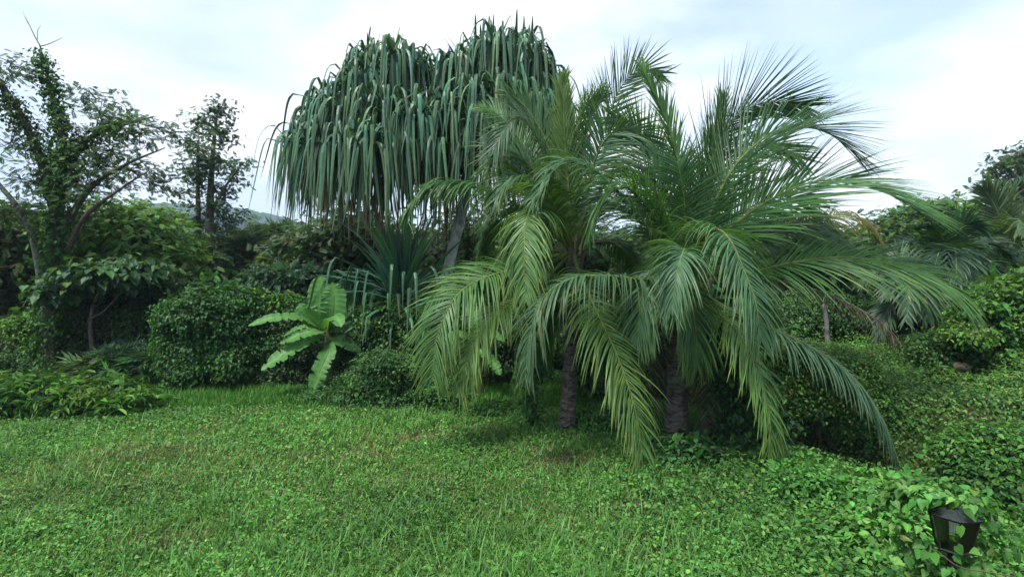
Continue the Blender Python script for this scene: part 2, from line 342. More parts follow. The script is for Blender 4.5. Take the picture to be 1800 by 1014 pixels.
# taller arching tufts, mostly near the viewer
tx, ty = lawn_pts(2600, dmin=4.2, dmax=13, pw=1.25); kd = rng.random(2600) < (.12 + .9 * sst(.45, .75, tall_n(tx, ty)) + .5 * sst(.55, 0, np.abs(tx * 1.0 - .2) - .8) * sst(6.6, 5, ty)); tx, ty = tx[kd], ty[kd]
k = rng.integers(5, 18, len(tx)); x = np.repeat(tx, k) + rng.normal(0, .05, k.sum()); y = np.repeat(ty, k) + rng.normal(0, .05, k.sum())
m = keep(x, y, -.1) | (x < .8); x, y = x[m], y[m]; N = len(x)
blades(x, y, rng.uniform(.1, .30, N), rng.uniform(.0035, .0075, N) * (1 + .04 * y), .4, pick([(.07, .2, .035), (.09, .22, .045), (.06, .16, .04)], N, .18), 5)
lx, ly = lawn_pts(20000, dmin=4.3, dmax=10, pw=1.5); kd = rng.random(20000) < .05 + .5 * np.exp(-((lx - .6) / 1.3) ** 2 - ((ly - 5.0) / .8) ** 2) + .35 * np.exp(-((lx + 1.2) / .6) ** 2 - ((ly - 5.5) / .5) ** 2) + .25 * np.exp(-((lx + 3.4) / .9) ** 2 - ((ly - 6.6) / 1.2) ** 2) + .5 * np.exp(-((lx - 2.3) / .8) ** 2 - ((ly - 5.2) / .6) ** 2) + .35 * np.exp(-((lx - 3.6) / .7) ** 2 - ((ly - 6.0) / .7) ** 2); lx, ly = lx[kd], ly[kd]
N = len(lx); blades(lx, ly, rng.uniform(.18, .46, N), rng.uniform(.003, .006, N), .8, pick([(.08, .22, .035), (.10, .245, .045), (.06, .18, .035)], N, .15), 5)
# strips of long bright grass at the forest foot and on the ditch shoulder
def meadow(cx, cy, rx, ry, n, h0, h1, pal, rot=0.0):
    a = rng.random(n) * 6.283; r = np.sqrt(rng.random(n)); u = r * np.cos(a) * rx; v = r * np.sin(a) * ry; cr_, sr = math.cos(rot), math.sin(rot)
    x = cx + u * cr_ - v * sr; y = cy + u * sr + v * cr_; fade = np.sqrt(np.clip(1 - r * r * .75, .05, 1))
    blades(x, y, rng.uniform(h0, h1, n) * fade, rng.uniform(.003, .006, n) * 1.3, .3, pick(pal, n, .18), 5)
BR = [(.045, .17, .02), (.065, .22, .025), (.035, .13, .018), (.08, .2, .03)]
meadow(-6.2, 11.3, 2.6, .9, 14000, .12, .36, BR)
meadow(-3.6, 11.2, 1.6, .7, 5000, .12, .3, BR)
meadow(.5, 11.4, 2.4, .9, 13000, .18, .42, BR)
meadow(2.7, 9.6, 1.5, .8, 12000, .15, .4, BR, -.6)
meadow(4.0, 7.55, 1.45, .34, 12000, .04, .17, BR, -.85)
meadow(5.0, 6.6, 1.3, .34, 8000, .05, .2, BR, -.45)
meadow(3.15, 7.8, .8, .5, 4000, .12, .3, BR)
tag(mb.build('lawn_grass', GRASS), 'green grass of the lawn with dry patches and arching tufts', 'grass', 'stuff')
# ivy-like cover on the bank beyond the ditch
mb = MB()
u = rng.random((400000, 2)); y = 6.2 + (u[:, 0] ** 1.25) * 10.5; x = -1 + u[:, 1] * 17; m = (ditch_d(x, y) > .0) & (x > 1.2) & (x < y * 1.15 + 3.0); m &= ~((ditch_d(x, y) < .42) & (np.abs(x - 4.75) < .62)); x, y = x[m], y[m]; N = len(x)
e_ = .06; gxn = (gz(x + e_, y) - gz(x - e_, y)) / (2 * e_); gyn = (gz(x, y + e_) - gz(x, y - e_)) / (2 * e_)
nn = nz(np.stack([-gxn, -gyn, np.ones(N)], -1)); hgt = rng.random(N) ** 1.3 * (.06 + .5 * fbm(x * 2.3, y * 2.3) ** 2.5)
# bare litter showing here and there
keepm = fbm(x * 1.5 + 40, y * 1.5) + .25 * rng.random(N) > .33; x, y, nn, hgt = x[keepm], y[keepm], nn[keepm], hgt[keepm]; N = len(x)
pos = np.stack([x, y, gz(x, y)], -1) + nn * hgt[:, None]; n2_ = nz(nn + rng.normal(0, .5, (N, 3)) + [0, -.2, .35]); d2 = perp(n2_, [0, -.3, -1], .35)
L = rng.uniform(.028, .058, N); c = pick(G_VINE + G_BRIGHT + [(.1, .19, .04)], N, .25) * (.7 + .7 * fbm(x * 1.1 + 2, y * 1.1))[:, None]
c = np.where((rng.random(N) < .03)[:, None], pick([(.2, .18, .05), (.14, .09, .05)], N), c)
inst(mb, T_OV, pos, d2, n2_, L, L * .75, c)
tag(mb.build('ground_cover', LEAF), 'dense creeping vine covering the bank beyond the ditch', 'ground cover', 'stuff')

# ------------------------------------------------------------------ coconut palms
def frond(parent, cp, maxl=.95, droop=.5, roll=(0, 0), lift=18, npair=104, tint=(.05, .115, .035), dead=False, ang=(72, 22), wid=.0126, name='frond', under=None, yel=.0, K=7, keepf=1.0, bare=.16, ribr=.024, N0=None, dark=1.0):
    n = 90; pts, tot = spline(cp, n); T = nz(np.gradient(pts, axis=0))
    ref = np.array([0, 0, 1.]) if N0 is None else np.asarray(N0, float)
    N_ = np.zeros((n, 3)); v = ref - T[0] * (ref @ T[0])
    if np.linalg.norm(v) < .25: v = (T[0] * 0 + [0, 1, 0]) if T[-1][2] > 0 else v + [0, -.3, 0]
    v = v / np.linalg.norm(v)
    for i in range(n):
        v = v - T[i] * (v @ T[i]); v /= np.linalg.norm(v); N_[i] = v
    ra = np.radians(np.linspace(roll[0], roll[1], n))[:, None]; S = np.cross(T, N_)
    N2 = N_ * np.cos(ra) + S * np.sin(ra); S = np.cross(T, N2)
    tint = np.array(tint) * rng.uniform(.85, 1.2) * rng.uniform(.93, 1.08, 3)
    mb = MB(); s = np.linspace(bare, .995, npair)
    for sg in (-1, 1):
        k = rng.random(npair) < keepf; ss = s[k] + rng.normal(0, .002, k.sum()); fi = np.clip(ss, 0, 1) * (n - 1); i0 = np.clip(fi.astype(int), 0, n - 2); fr = (fi - i0)[:, None]
        lp = lambda A: A[i0] * (1 - fr) + A[i0 + 1] * fr
        p, t_, nn, sd_ = lp(pts), nz(lp(T)), nz(lp(N2)), nz(lp(S)); m = len(ss); u = np.clip((ss - bare) / (1 - bare), 0, 1)
        a = np.radians(ang[0] + (ang[1] - ang[0]) * u ** .8 + rng.normal(0, 3, m))[:, None]
        grp = np.sin(ss * 40 + rng.random() * 6) * 3
        l_ = np.radians(lift * (1 - .4 * u) + rng.normal(0, 7, m) + grp)[:, None]
        d = np.cos(a) * t_ + np.sin(a) * (sg * np.cos(l_) * sd_ + np.sin(l_) * nn)
        L = maxl * np.interp(u, [0, .12, .38, .7, .92, 1], [.55, .82, 1, .88, .55, .35]) * rng.uniform(.9, 1.06, m)
        g_ = (droop * rng.uniform(.65, 1.35, m))[:, None] * (6 / (K - 1)) * .42; DN = np.array([0, 0, -1.])
        path = grow(p, d, L, K, lambda k_, s_, d_: d_ + DN * g_ * (.5 + 1.3 * s_))
        path += (rng.normal(0, .045, (m, 1, 3)) * np.linspace(0, 1, K)[None, :, None] ** 1.5)
        tt = nz(np.gradient(path, axis=1)); w_ = t_[:, None] + nn[:, None] * .25 * sg * 0; side_ = nz(w_ - tt * (w_ * tt).sum(-1, keepdims=True))
        prof = np.interp(np.linspace(0, 1, K), [0, .12, .5, .85, 1], [.55, 1, .9, .42, .04])
        odd = rng.random(m) < .07
        c = np.tile(np.array(tint), (m, 1)) * rng.uniform(.75, 1.25, (m, 1))
        if yel: c = np.where((rng.random(m) < yel)[:, None], c * [1.6, 1.2, .8], c)
        if dead: c = pick([(.15, .13, .11), (.24, .21, .185), (.09, .075, .06), (.06, .06, .035)], m) * dark
        tips = c * [1.5, 1.15, .9] if not dead else c
        strips(mb, path, wid * (.7 if dead else 1) * rng.uniform(.8, 1.15, (m, 1)) * prof[None], side_, c, .35, tips)
    o = mb.build(name, PALM if not dead else MATTE, parent)
    rb = MB(); tube(rb, pts[::4], [ribr * 1.5, ribr, ribr * .6, ribr * .35, .004], 40, 6, (.14, .195, .05) if not dead else tuple(np.array((.16, .12, .08)) * dark))
    rb.build('midrib', MATTE, o, smooth=True); return o
def palm_trunk(parent, cp, r, name='trunk', mat=PBARK):
    mb = MB(); n = 70; pts, tot = spline(cp, n); rr = np.interp(np.linspace(0, 1, n), np.linspace(0, 1, len(r)), r) * (1 + .05 * (np.arange(n) % 3 == 0)) ; k = 14
    a = np.linspace(0, 6.2832, k, endpoint=False); ring = np.stack([np.cos(a), np.sin(a), 0 * a], -1)[None] * rr[:, None, None] * (1 + .06 * rng.normal(0, 1, (n, k, 1)))
    v = pts[:, None] + ring; idx = np.arange(n * k).reshape(n, k)
    mb.add(v.reshape(-1, 3), [np.stack([idx[:-1], np.roll(idx[:-1], -1, 1), np.roll(idx[1:], -1, 1), idx[1:]], -1).reshape(-1, 4), idx[-1][None]], np.array([.1, .1, .1]))
    return mb.build(name, mat, parent, smooth=False)
def pp(*a): return [P(*q) for q in a]
DG = (.034, .10, .032); MG = (.05, .14, .04); LG = (.095, .20, .055); SG = (.068, .15, .075); YG = (.082, .17, .055)
bx = P(996, 757, 9.1); bx[2] = gz(bx[0], bx[1]) - .03
A = root('coconut_palm', 'left coconut palm with slim ringed trunk and one tall spear frond', 'palm tree', bx, 'coconut palms on the lawn')
palm_trunk(A, [bx, P(999, 700, 9.1), P(1003, 620, 9.1), P(1008, 540, 9.12), P(1010, 440, 9.15)], [.135, .112, .105, .105, .13])
cA = (1008, 440, 9.15)
mb = MB()
for i in range(16):
    a = i * 2.4; q = P(1008, 500 - i * 5, 9.15); o_ = np.array([math.cos(a), math.sin(a), 0])
    tube(mb, [q + o_ * .05, q + o_ * .10 + [0, 0, .25], q + o_ * .2 + [0, 0, .6]], [.05, .035, .02], 8, 6, (.11, .10, .05))
mb.build('leaf_base', FIBRE, A, smooth=True)
FA = [
 (pp(cA, (988, 330, 9.3), (958, 245, 9.4), (925, 190, 9.5), (890, 160, 9.6)), dict(maxl=.75, droop=.1, roll=(-50, -50), tint=SG)),
 (pp(cA, (1000, 320, 9.5), (1012, 240, 9.7), (1030, 185, 9.8), (1050, 165, 9.9)), dict(maxl=.7, droop=.05, roll=(60, 60), tint=LG)),
 (pp(cA, (970, 370, 8.9), (935, 320, 8.6), (900, 315, 8.4), (872, 350, 8.3)), dict(maxl=.8, droop=.4, tint=SG, roll=(-20, -20))),
 (pp(cA, (1001, 350, 9.1), (994, 260, 9.05), (991, 180, 9.0), (991, 140, 9.0)), dict(maxl=.62, droop=.02, roll=(0, 0), lift=10, tint=LG, ang=(38, 8), bare=.2, N0=(0, 1, 0))),
 (pp(cA, (975, 330, 9.0), (945, 245, 8.8), (918, 208, 8.6), (890, 225, 8.4), (868, 262, 8.3)), dict(maxl=.85, droop=.25, roll=(-30, -30), tint=SG, lift=10)),
 (pp(cA, (960, 350, 9.3), (915, 250, 9.5), (880, 205, 9.6), (850, 190, 9.8)), dict(maxl=.75, droop=.12, roll=(-40, -40), tint=MG)),
 (pp(cA, (965, 345, 9.2), (920, 280, 9.1), (880, 265, 9.0), (850, 300, 8.9)), dict(maxl=.8, droop=.3, roll=(-20, -25), tint=SG)),
 (pp(cA, (1035, 330, 9.6), (1062, 230, 9.9), (1088, 160, 10.1), (1125, 122, 10.2), (1165, 130, 10.3)), dict(maxl=.95, droop=.03, roll=(55, 65), tint=SG, lift=8, yel=.1)),
 (pp(cA, (1030, 340, 9.2), (1050, 270, 9.1), (1075, 235, 9.0), (1110, 228, 8.9), (1150, 255, 8.8), (1175, 300, 8.7)), dict(maxl=.8, droop=.35, roll=(25, 25), tint=SG)),
 (pp(cA, (1020, 320, 9.3), (1032, 230, 9.4), (1045, 190, 9.5), (1065, 165, 9.6)), dict(maxl=.7, droop=.03, roll=(60, 60), tint=MG)),
 (pp(cA, (950, 395, 9.0), (890, 350, 8.9), (815, 323, 8.8), (760, 328, 8.7), (712, 372, 8.6)), dict(maxl=.85, droop=.75, roll=(0, -10), tint=DG, lift=15, yel=.06)),
 (pp(cA, (975, 400, 8.7), (950, 372, 8.1), (928, 378, 7.7), (922, 430, 7.4), (924, 530, 7.3)), dict(maxl=.8, droop=.8, roll=(0, 15), tint=YG, lift=0, yel=.08, ang=(74, 34))),
 (pp(cA, (950, 470, 8.9), (891, 477, 8.5), (843, 492, 8.2), (804, 518, 8.0), (778, 563, 7.9), (765, 611, 7.85), (761, 665, 7.85)), dict(maxl=.95, droop=.5, roll=(-5, -50), tint=YG, lift=15, yel=.15, ang=(74, 34))),
 (pp(cA, (950, 455, 9.4), (880, 462, 9.4), (820, 478, 9.3), (770, 520, 9.2), (745, 580, 9.2)), dict(maxl=.85, droop=.5, roll=(0, -20), tint=MG, yel=.1)),
 (pp(cA, (955, 495, 8.9), (908, 528, 8.5), (865, 559, 8.2), (830, 608, 8.0), (805, 690, 7.9)), dict(maxl=.8, droop=.6, roll=(0, -25), tint=LG, yel=.15, lift=5, ang=(74, 34))),
 (pp(cA, (1015, 470, 8.7), (1030, 505, 8.2), (1050, 550, 7.8), (1078, 608, 7.5), (1100, 665, 7.3), (1118, 725, 7.15), (1130, 800, 7.05)), dict(maxl=.9, droop=.55, roll=(0, -35), tint=LG, yel=.2, lift=5, ang=(74, 34))),
 (pp(cA, (960, 360, 9.6), (930, 330, 9.9), (895, 335, 10.2), (868, 370, 10.4)), dict(maxl=.85, droop=.4, tint=MG)),
 (pp(cA, (955, 400, 9.5), (915, 370, 9.7), (880, 385, 9.9), (850, 440, 10.0)), dict(maxl=.85, droop=.6, tint=DG)),
 (pp(cA, (960, 440, 9.7), (920, 440, 10.1), (885, 480, 10.3), (870, 560, 10.4)), dict(maxl=.8, droop=.6, tint=MG)),
 (pp(cA, (1050, 380, 9.6), (1090, 350, 10), (1130, 360, 10.3), (1160, 410, 10.5)), dict(maxl=.85, droop=.5, tint=DG)),
 (pp(cA, (1040, 430, 9.6), (1080, 430, 10), (1115, 470, 10.3), (1130, 550, 10.4)), dict(maxl=.85, droop=.6, tint=DG)),
 (pp(cA, (985, 395, 8.6), (965, 350, 8.2), (950, 330, 7.9), (940, 350, 7.7)), dict(maxl=.7, droop=.5, tint=SG)),
 (pp(cA, (1000, 480, 9.3), (975, 520, 9.2), (960, 580, 9.2), (955, 650, 9.2)), dict(maxl=.75, droop=.6, tint=MG, roll=(0, -30))),
]
for cp, kw in FA: frond(A, cp, **kw)

bx = P(1190, 782, 8.3); bx[2] = gz(bx[0], bx[1]) - .03
B = root('coconut_palm', 'right coconut palm, thicker dark trunk wrapped in dead hanging fronds', 'palm tree', bx, 'coconut palms on the lawn')
palm_trunk(B, [bx, P(1190, 720, 8.3), P(1190, 640, 8.3), P(1198, 560, 8.3), P(1208, 490, 8.35)], [.18, .15, .14, .15, .16])
cB = (1213, 500, 8.35)
mb = MB()
for i in range(22):
    a = i * 2.4; q = P(1208, 590 - i * 6, 8.35); o_ = np.array([math.cos(a), math.sin(a), 0])
    tube(mb, [q + o_ * .12, q + o_ * .22 + [0, 0, .25], q + o_ * .34 + [0, 0, .6]], [.075, .05, .028], 8, 6, (.10, .09, .045))
mb.build('leaf_base', FIBRE, B, smooth=True)
FB = [
 (pp(cB, (1232, 390, 8.9), (1255, 320, 9.2), (1300, 265, 9.4), (1355, 250, 9.5), (1410, 280, 9.6)), dict(maxl=1.1, droop=.08, roll=(55, 50), tint=MG)),
 (pp(cB, (1250, 430, 8.8), (1310, 370, 9.0), (1375, 345, 9.1), (1440, 365, 9.2)), dict(maxl=1.1, droop=.15, roll=(50, 45), tint=DG)),
 (pp(cB, (1190, 400, 8.9), (1150, 290, 9.1), (1115, 225, 9.2), (1075, 205, 9.3)), dict(maxl=.9, droop=.1, roll=(-50, -50), tint=SG)),
 (pp(cB, (1180, 430, 8.2), (1135, 360, 8.1), (1100, 330, 8.0), (1060, 350, 7.9), (1035, 400, 7.9)), dict(maxl=.95, droop=.35, roll=(-20, -20), tint=MG)),
 (pp(cB, (1203, 400, 8.35), (1194, 300, 8.3), (1172, 215, 8.25), (1148, 158, 8.2), (1128, 118, 8.2)), dict(maxl=.6, droop=.05, roll=(20, 30), lift=25, tint=MG, ang=(40, 15), yel=.15, N0=(0, -1, 0))),
 (pp(cB, (1207, 430, 8.2), (1202, 345, 8.0), (1194, 300, 7.9), (1190, 280, 7.9)), dict(maxl=.75, droop=.15, lift=5, tint=DG, ang=(88, 40), N0=(0, -1, 0), bare=.22, npair=52)),
 (pp(cB, (1225, 390, 8.4), (1238, 322, 8.5), (1264, 253, 8.6), (1296, 205, 8.7), (1348, 180, 8.8), (1420, 188, 8.9)), dict(maxl=1.3, droop=.03, roll=(70, 64), lift=8, tint=DG, ang=(66, 18))),
 (pp(cB, (1228, 385, 8.8), (1246, 300, 9.2), (1262, 220, 9.4), (1270, 170, 9.5)), dict(maxl=.8, droop=.03, roll=(60, 60), tint=SG, ang=(45, 12), lift=6)),
 (pp(cB, (1240, 405, 8.2), (1260, 349, 8.1), (1295, 288, 8.0), (1347, 240, 8.0), (1397, 223, 8.0), (1454, 234, 8.0), (1500, 268, 8.0)), dict(maxl=1.45, droop=.06, roll=(64, 56), lift=6, tint=DG, ang=(64, 16))),
 (pp(cB, (1250, 430, 8.1), (1295, 392, 8.0), (1343, 358, 7.9), (1410, 325, 7.8), (1475, 316, 7.7), (1530, 327, 7.7), (1612, 362, 7.7)), dict(maxl=1.5, droop=.07, roll=(66, 56), lift=4, tint=MG, ang=(62, 16))),
 (pp(cB, (1255, 480, 8.3), (1328, 476, 8.2), (1393, 462, 8.0), (1462, 453, 7.9), (1540, 457, 7.8), (1610, 472, 7.7), (1665, 500, 7.6), (1700, 540, 7.6)), dict(maxl=1.15, droop=.25, roll=(35, 40), lift=6, tint=MG, yel=.1, ang=(60, 16))),
 (pp(cB, (1216, 455, 8.0), (1238, 416, 7.7), (1262, 404, 7.4), (1285, 425, 7.1), (1308, 475, 6.9), (1328, 530, 6.8), (1338, 600, 6.8)), dict(maxl=.9, droop=.6, roll=(0, 10), lift=5, tint=SG, ang=(74, 34), bare=.12)),
 (pp(cB, (1225, 520, 8.0), (1243, 541, 7.7), (1275, 561, 7.4), (1308, 602, 7.2), (1336, 660, 7.05), (1352, 730, 6.95), (1356, 800, 6.9)), dict(maxl=.62, droop=.6, roll=(0, -25), lift=0, tint=LG, yel=.2, npair=90, ang=(74, 34))),
 (pp(cB, (1250, 525, 8.1), (1290, 565, 7.8), (1325, 620, 7.5), (1350, 690, 7.3), (1372, 770, 7.2), (1388, 850, 7.1)), dict(maxl=.5, droop=.7, roll=(0, 0), lift=0, tint=MG, yel=.1, npair=80)),
 (pp(cB, (1275, 540, 8.2), (1352, 575, 8.0), (1419, 606, 7.9), (1486, 650, 7.8), (1530, 700, 7.75), (1562, 760, 7.7), (1574, 815, 7.7)), dict(maxl=.75, droop=.85, roll=(10, 20), lift=0, tint=(.05, .105, .065), ang=(74, 34))),
 (pp(cB, (1320, 485, 8.8), (1425, 508, 9.3), (1475, 525, 9.6), (1536, 558, 9.9), (1570, 590, 10.), (1592, 622, 10.05)), dict(maxl=.75, droop=.9, roll=(10, 20), lift=0, dead=True, npair=90)),
 (pp(cB, (1185, 480, 8.2), (1140, 401, 8.0), (1096, 349, 7.9), (1053, 306, 7.8), (1010, 286, 7.75), (975, 298, 7.7), (942, 345, 7.7)), dict(maxl=.95, droop=.35, roll=(-25, -35), lift=8, tint=SG, ang=(66, 22))),
 (pp(cB, (1180, 500, 8.1), (1138, 494, 7.8), (1065, 485, 7.5), (1004, 490, 7.3), (962, 515, 7.2), (943, 552, 7.1), (930, 600, 7.1), (923, 665, 7.1)), dict(maxl=.9, droop=.85, roll=(0, -10), lift=12, tint=SG, yel=.08, ang=(74, 34), bare=.1)),
 (pp(cB, (1185, 470, 7.9), (1190, 490, 7.6), (1212, 520, 7.3), (1222, 570, 7.2), (1226, 640, 7.2)), dict(maxl=.85, droop=.7, lift=5, tint=MG, yel=.08, bare=.05)),
 (pp(cB, (1170, 470, 8.0), (1145, 480, 7.8), (1130, 520, 7.6), (1120, 600, 7.6)), dict(maxl=.9, droop=.7, lift=5, tint=SG)),
 (pp(cB, (1265, 435, 8.5), (1330, 405, 8.7), (1400, 392, 8.8), (1460, 410, 8.9), (1510, 450, 9.0)), dict(maxl=1.0, droop=.45, roll=(25, 30), tint=DG, lift=8)),
 (pp(cB, (1270, 450, 8.7), (1340, 415, 9.1), (1430, 385, 9.5), (1500, 380, 9.7), (1548, 425, 9.8)), dict(maxl=.8, droop=.4, roll=(20, 25), tint=(.11, .135, .035), lift=8, yel=.1)),
 (pp(cB, (1175, 440, 8.7), (1120, 380, 9.1), (1070, 370, 9.4), (1030, 410, 9.6)), dict(maxl=.95, droop=.5, tint=DG)),
 (pp(cB, (1185, 410, 8.6), (1150, 330, 8.9), (1105, 300, 9.1), (1060, 330, 9.3)), dict(maxl=.9, droop=.4, tint=DG)),
 (pp(cB, (1180, 520, 8.6), (1130, 525, 8.9), (1085, 560, 9.1), (1060, 640, 9.2)), dict(maxl=.85, droop=.6, tint=DG)),
 (pp(cB, (1215, 430, 8.9), (1220, 380, 9.3), (1215, 350, 9.7), (1205, 370, 10.1), (1195, 430, 10.3)), dict(maxl=.9, droop=.5, tint=DG)),
 (pp(cB, (1250, 480, 8.9), (1300, 480, 9.2), (1340, 530, 9.4), (1350, 600, 9.4)), dict(maxl=.8, droop=.6, tint=DG)),
 (pp(cB, (1200, 470, 7.8), (1205, 440, 7.4), (1200, 445, 7.0), (1190, 480, 6.8), (1182, 540, 6.75)), dict(maxl=.8, droop=.6, tint=SG)),
 (pp(cB, (1165, 560, 8.2), (1150, 620, 8.1), (1148, 690, 8.1), (1150, 740, 8.1)), dict(maxl=.5, droop=.3, dead=True, dark=.4, keepf=.7, npair=60, ang=(60, 35), N0=(0, -1, 0), bare=.04)),
 (pp(cB, (1235, 560, 8.2), (1245, 620, 8.1), (1243, 700, 8.1), (1238, 770, 8.1)), dict(maxl=.52, droop=.3, dead=True, dark=.4, keepf=.7, npair=66, ang=(60, 35), N0=(0, -1, 0), bare=.04)),
]
for cp, kw in FB: frond(B, cp, **kw)

# ------------------------------------------------------------------ screwpine (tall) with hanging strap leaves
def straps(mb, c, n, L, el=(25, 80), kink=(.18, .45), w=.039, pal=((.05, .12, .07), (.055, .15, .10), (.032, .09, .06), (.08, .15, .07)), K=16, fallback=1.0, az=None, col2=(.08, .13, .06), hang=.10):
    a = rng.random(n) * 6.283 if az is None else rng.uniform(az[0], az[1], n); e = np.radians(rng.uniform(el[0], el[1], n)); out_ = np.stack([np.cos(a), np.sin(a), 0 * a], -1)
    d = out_ * np.cos(e)[:, None] + np.array([0, 0, 1.]) * np.sin(e)[:, None]; kk = rng.uniform(kink[0], kink[1], n)[:, None]
    Ls = rng.uniform(L[0], L[1], n); hn = nz(out_ * hang + rng.normal(0, .05, (n, 3)) + [0, 0, -1.]); soft_ = rng.uniform(.08, .55, n)[:, None]
    def bend(k, s, d_):
        hit = (s >= kk) ; soft = d_ + np.array([0, 0, -1.]) * .06
        return np.where(hit, d_ * soft_ + hn * (1 - soft_), soft)
    pts = grow(np.asarray(c) + rng.normal(0, .09, (n, 3)) , d, Ls, K, bend)
    tw = rng.normal(0, .5, n)[:, None]; S = np.stack([-np.sin(a), np.cos(a), 0 * a], -1) * np.cos(tw) + out_ * np.sin(tw)
    tt = nz(np.gradient(pts, axis=1)); S = S[:, None] - tt * (S[:, None] * tt).sum(-1, keepdims=True); S = nz(S)
    prof = np.interp(np.linspace(0, 1, K), [0, .3, .7, 1], [1, .95, .62, .06])
    strips(mb, pts, w * rng.uniform(.8, 1.2, (n, 1)) * prof[None], S, pick(pal, n, .2), .45, np.tile(col2, (n, 1)))
bx = P(752, 672, 12.9); bx[2] = 0
T_ = root('screwpine_tree', 'tall screwpine with drooping strap-leaf crown on a pale leaning trunk', 'screwpine tree', bx)
D0 = 13.0
tk = MB(); tube(tk, [bx, P(768, 560, 12.9), P(793, 450, 12.9), P(818, 340, 13), P(822, 250, 13.1)], [.2, .15, .12, .13, .14], 40, 10, rough=.02); tk.build('trunk', GREYBARK, T_, smooth=True)
ros = [(500, 225, 12.9), (535, 218, 12.3), (585, 228, 12.0), (640, 235, 11.9), (690, 240, 12.1), (545, 165, 13.3), (575, 145, 12.9), (615, 130, 12.6), (520, 190, 13.9), (655, 110, 13.2), (690, 88, 12.8), (720, 100, 13.2), (640, 85, 13.6), (600, 190, 12.4), (670, 170, 12.2), (725, 190, 12.1), (782, 128, 13.3), (805, 96, 12.9), (835, 75, 13.2), (865, 62, 12.7), (905, 66, 13.2), (930, 85, 12.8), (955, 120, 13.3), (780, 180, 12.4), (742, 185, 12.7), (830, 150, 12.3), (885, 140, 12.3), (935, 160, 12.6), (960, 180, 13.6), (850, 210, 12.2), (910, 215, 12.6), (780, 240, 12.4), (700, 150, 14.3), (600, 170, 14.4), (850, 120, 14.4), (930, 150, 14.6), (560, 230, 13.8)]
lb = MB(); hub = P(820, 300, 13.0)
for (px, py, D) in ros:
    q = P(px, py + 18, D); mid = hub * .45 + q * .55 + np.array([0, 0, -.35 + .2 * rng.random()]); tube(lb, [hub, mid, q], [.09, .06, .05], 16, 6, rough=.03)
for i in range(10):   # hanging aerial roots and dead strands
    q = P(rng.uniform(690, 880), rng.uniform(250, 300), 13.2); tube(lb, [q, q + [.05, 0, -.9], q + [.0, .05, -2.1]], [.025, .015, .008], 10, 5)
lb.build('limb', BARK, T_, smooth=True)
for (px, py, D) in ros:
    mb = MB(); low = py > 205; dp = py
    top = py < 110; py = py + (40 if px < 600 else 30); px = px + (30 if px < 560 else 8)
    straps(mb, P(px, py, D), 84, (1.5, 2.6) if low else (1.1, 2.3), (15, 74), (.10, .32))
    straps(mb, P(px, py, D), 12 if top else 6, (.6, 1.0), (50, 88), (.55, .95), pal=((.06, .14, .06), (.05, .12, .06)))
    mb.build('leaf_cluster', SCREW, T_)
dd = MB(); dp_ = lambda q: q > 150 and px > 570
for (px, py, D) in ros:
    if dp_(py): straps(dd, P(px, py + 45, D + .25), 15, (1.3, 2.3), (-50, 10), (.05, .2), w=.03, pal=[tuple(c) for c in G_BROWN] + [(.10, .09, .05)], col2=(.1, .08, .06))
tag(dd.build('dead_leaves', MATTE, T_), 'brown dead straps under the crown')
# young screwpine
bx = P(700, 640, 12.2); bx[2] = 0
Y_ = root('young_screwpine', 'young screwpine with long upright bluish straps behind the bushes', 'screwpine', bx)
tk = MB(); tube(tk, [bx, P(702, 580, 12.2), P(703, 530, 12.2)], [.09, .08, .09], 12, 8); tk.build('trunk', GREYBARK, Y_, smooth=True)
mb = MB(); c0 = P(703, 530, 12.2); PB = ((.03, .11, .065), (.04, .13, .075), (.024, .085, .05))
straps(mb, c0, 80, (1.6, 2.3), (60, 89), (.75, 1.6), pal=PB, w=.045, hang=.5)
straps(mb, c0, 40, (1.7, 2.4), (25, 60), (.4, .6), pal=PB, w=.05)
straps(mb, P(650, 500, 12.0), 16, (1.6, 2.1), (5, 40), (.3, .45), pal=PB, w=.05, az=(2.6, 3.7))
straps(mb, c0, 26, (1.2, 1.8), (-10, 35), (.5, .9), pal=PB, w=.045)
mb.build('leaf_cluster', SCREW, Y_)

# ------------------------------------------------------------------ banana plants
def bleaf(parent, cp, w, tint=(.075, .205, .05), fold=.25, tears=.12, nfac=(0, -1, .3)):
    n = 44; pts, tot = spline(cp, n); T = nz(np.gradient(pts, axis=0)); nf = np.asarray(nfac, float)
    S = nz(np.cross(T, nf)); N_ = nz(np.cross(S, T)); s = np.linspace(0, 1, n)
    prof = np.interp(s, [0, .06, .16, .3, .75, .93, 1], [.03, .05, .75, 1, .95, .55, .04]) * w
    mb = MB(); v = []; cc = []
    for sg in (-1, 1):
        for j, f in enumerate((.0, .5, 1.0)):
            wob = (1 + (.02 * np.sin(s * 40 + sg) + rng.normal(0, .015, n)) * f)
            if f == 1.0: wob *= np.where(rng.random(n) < tears, rng.uniform(.25, .7, n), 1)
            v.append(pts + S * (sg * f * prof * wob)[:, None] + N_ * (f * prof * fold * (1 if f < 1 else .75))[:, None] + N_ * (.006 * f * np.sin(s * 70 + j))[:, None])
            cc.append(np.tile(np.array(tint), (n, 1)) * (1 + .05 * np.sin(s * 130)[:, None]) * (1.0 if j else 1.5))
    v = np.stack(v, 1); cc = np.stack(cc, 1); idx = np.arange(n * 6).reshape(n, 6); fs = []
    for a, b in ((0, 1), (1, 2), (3, 4), (4, 5)):
        fs.append(np.stack([idx[:-1, a], idx[:-1, b], idx[1:, b], idx[1:, a]], -1))
    mb.add(v.reshape(-1, 3), fs, cc.reshape(-1, 3)); o = mb.build('leaf', BAN, parent)
    rb = MB(); tube(rb, pts[::4], [.02, .014, .004], 24, 5, (.14, .22, .07)); rb.build('midrib', MATTE, o, smooth=True)
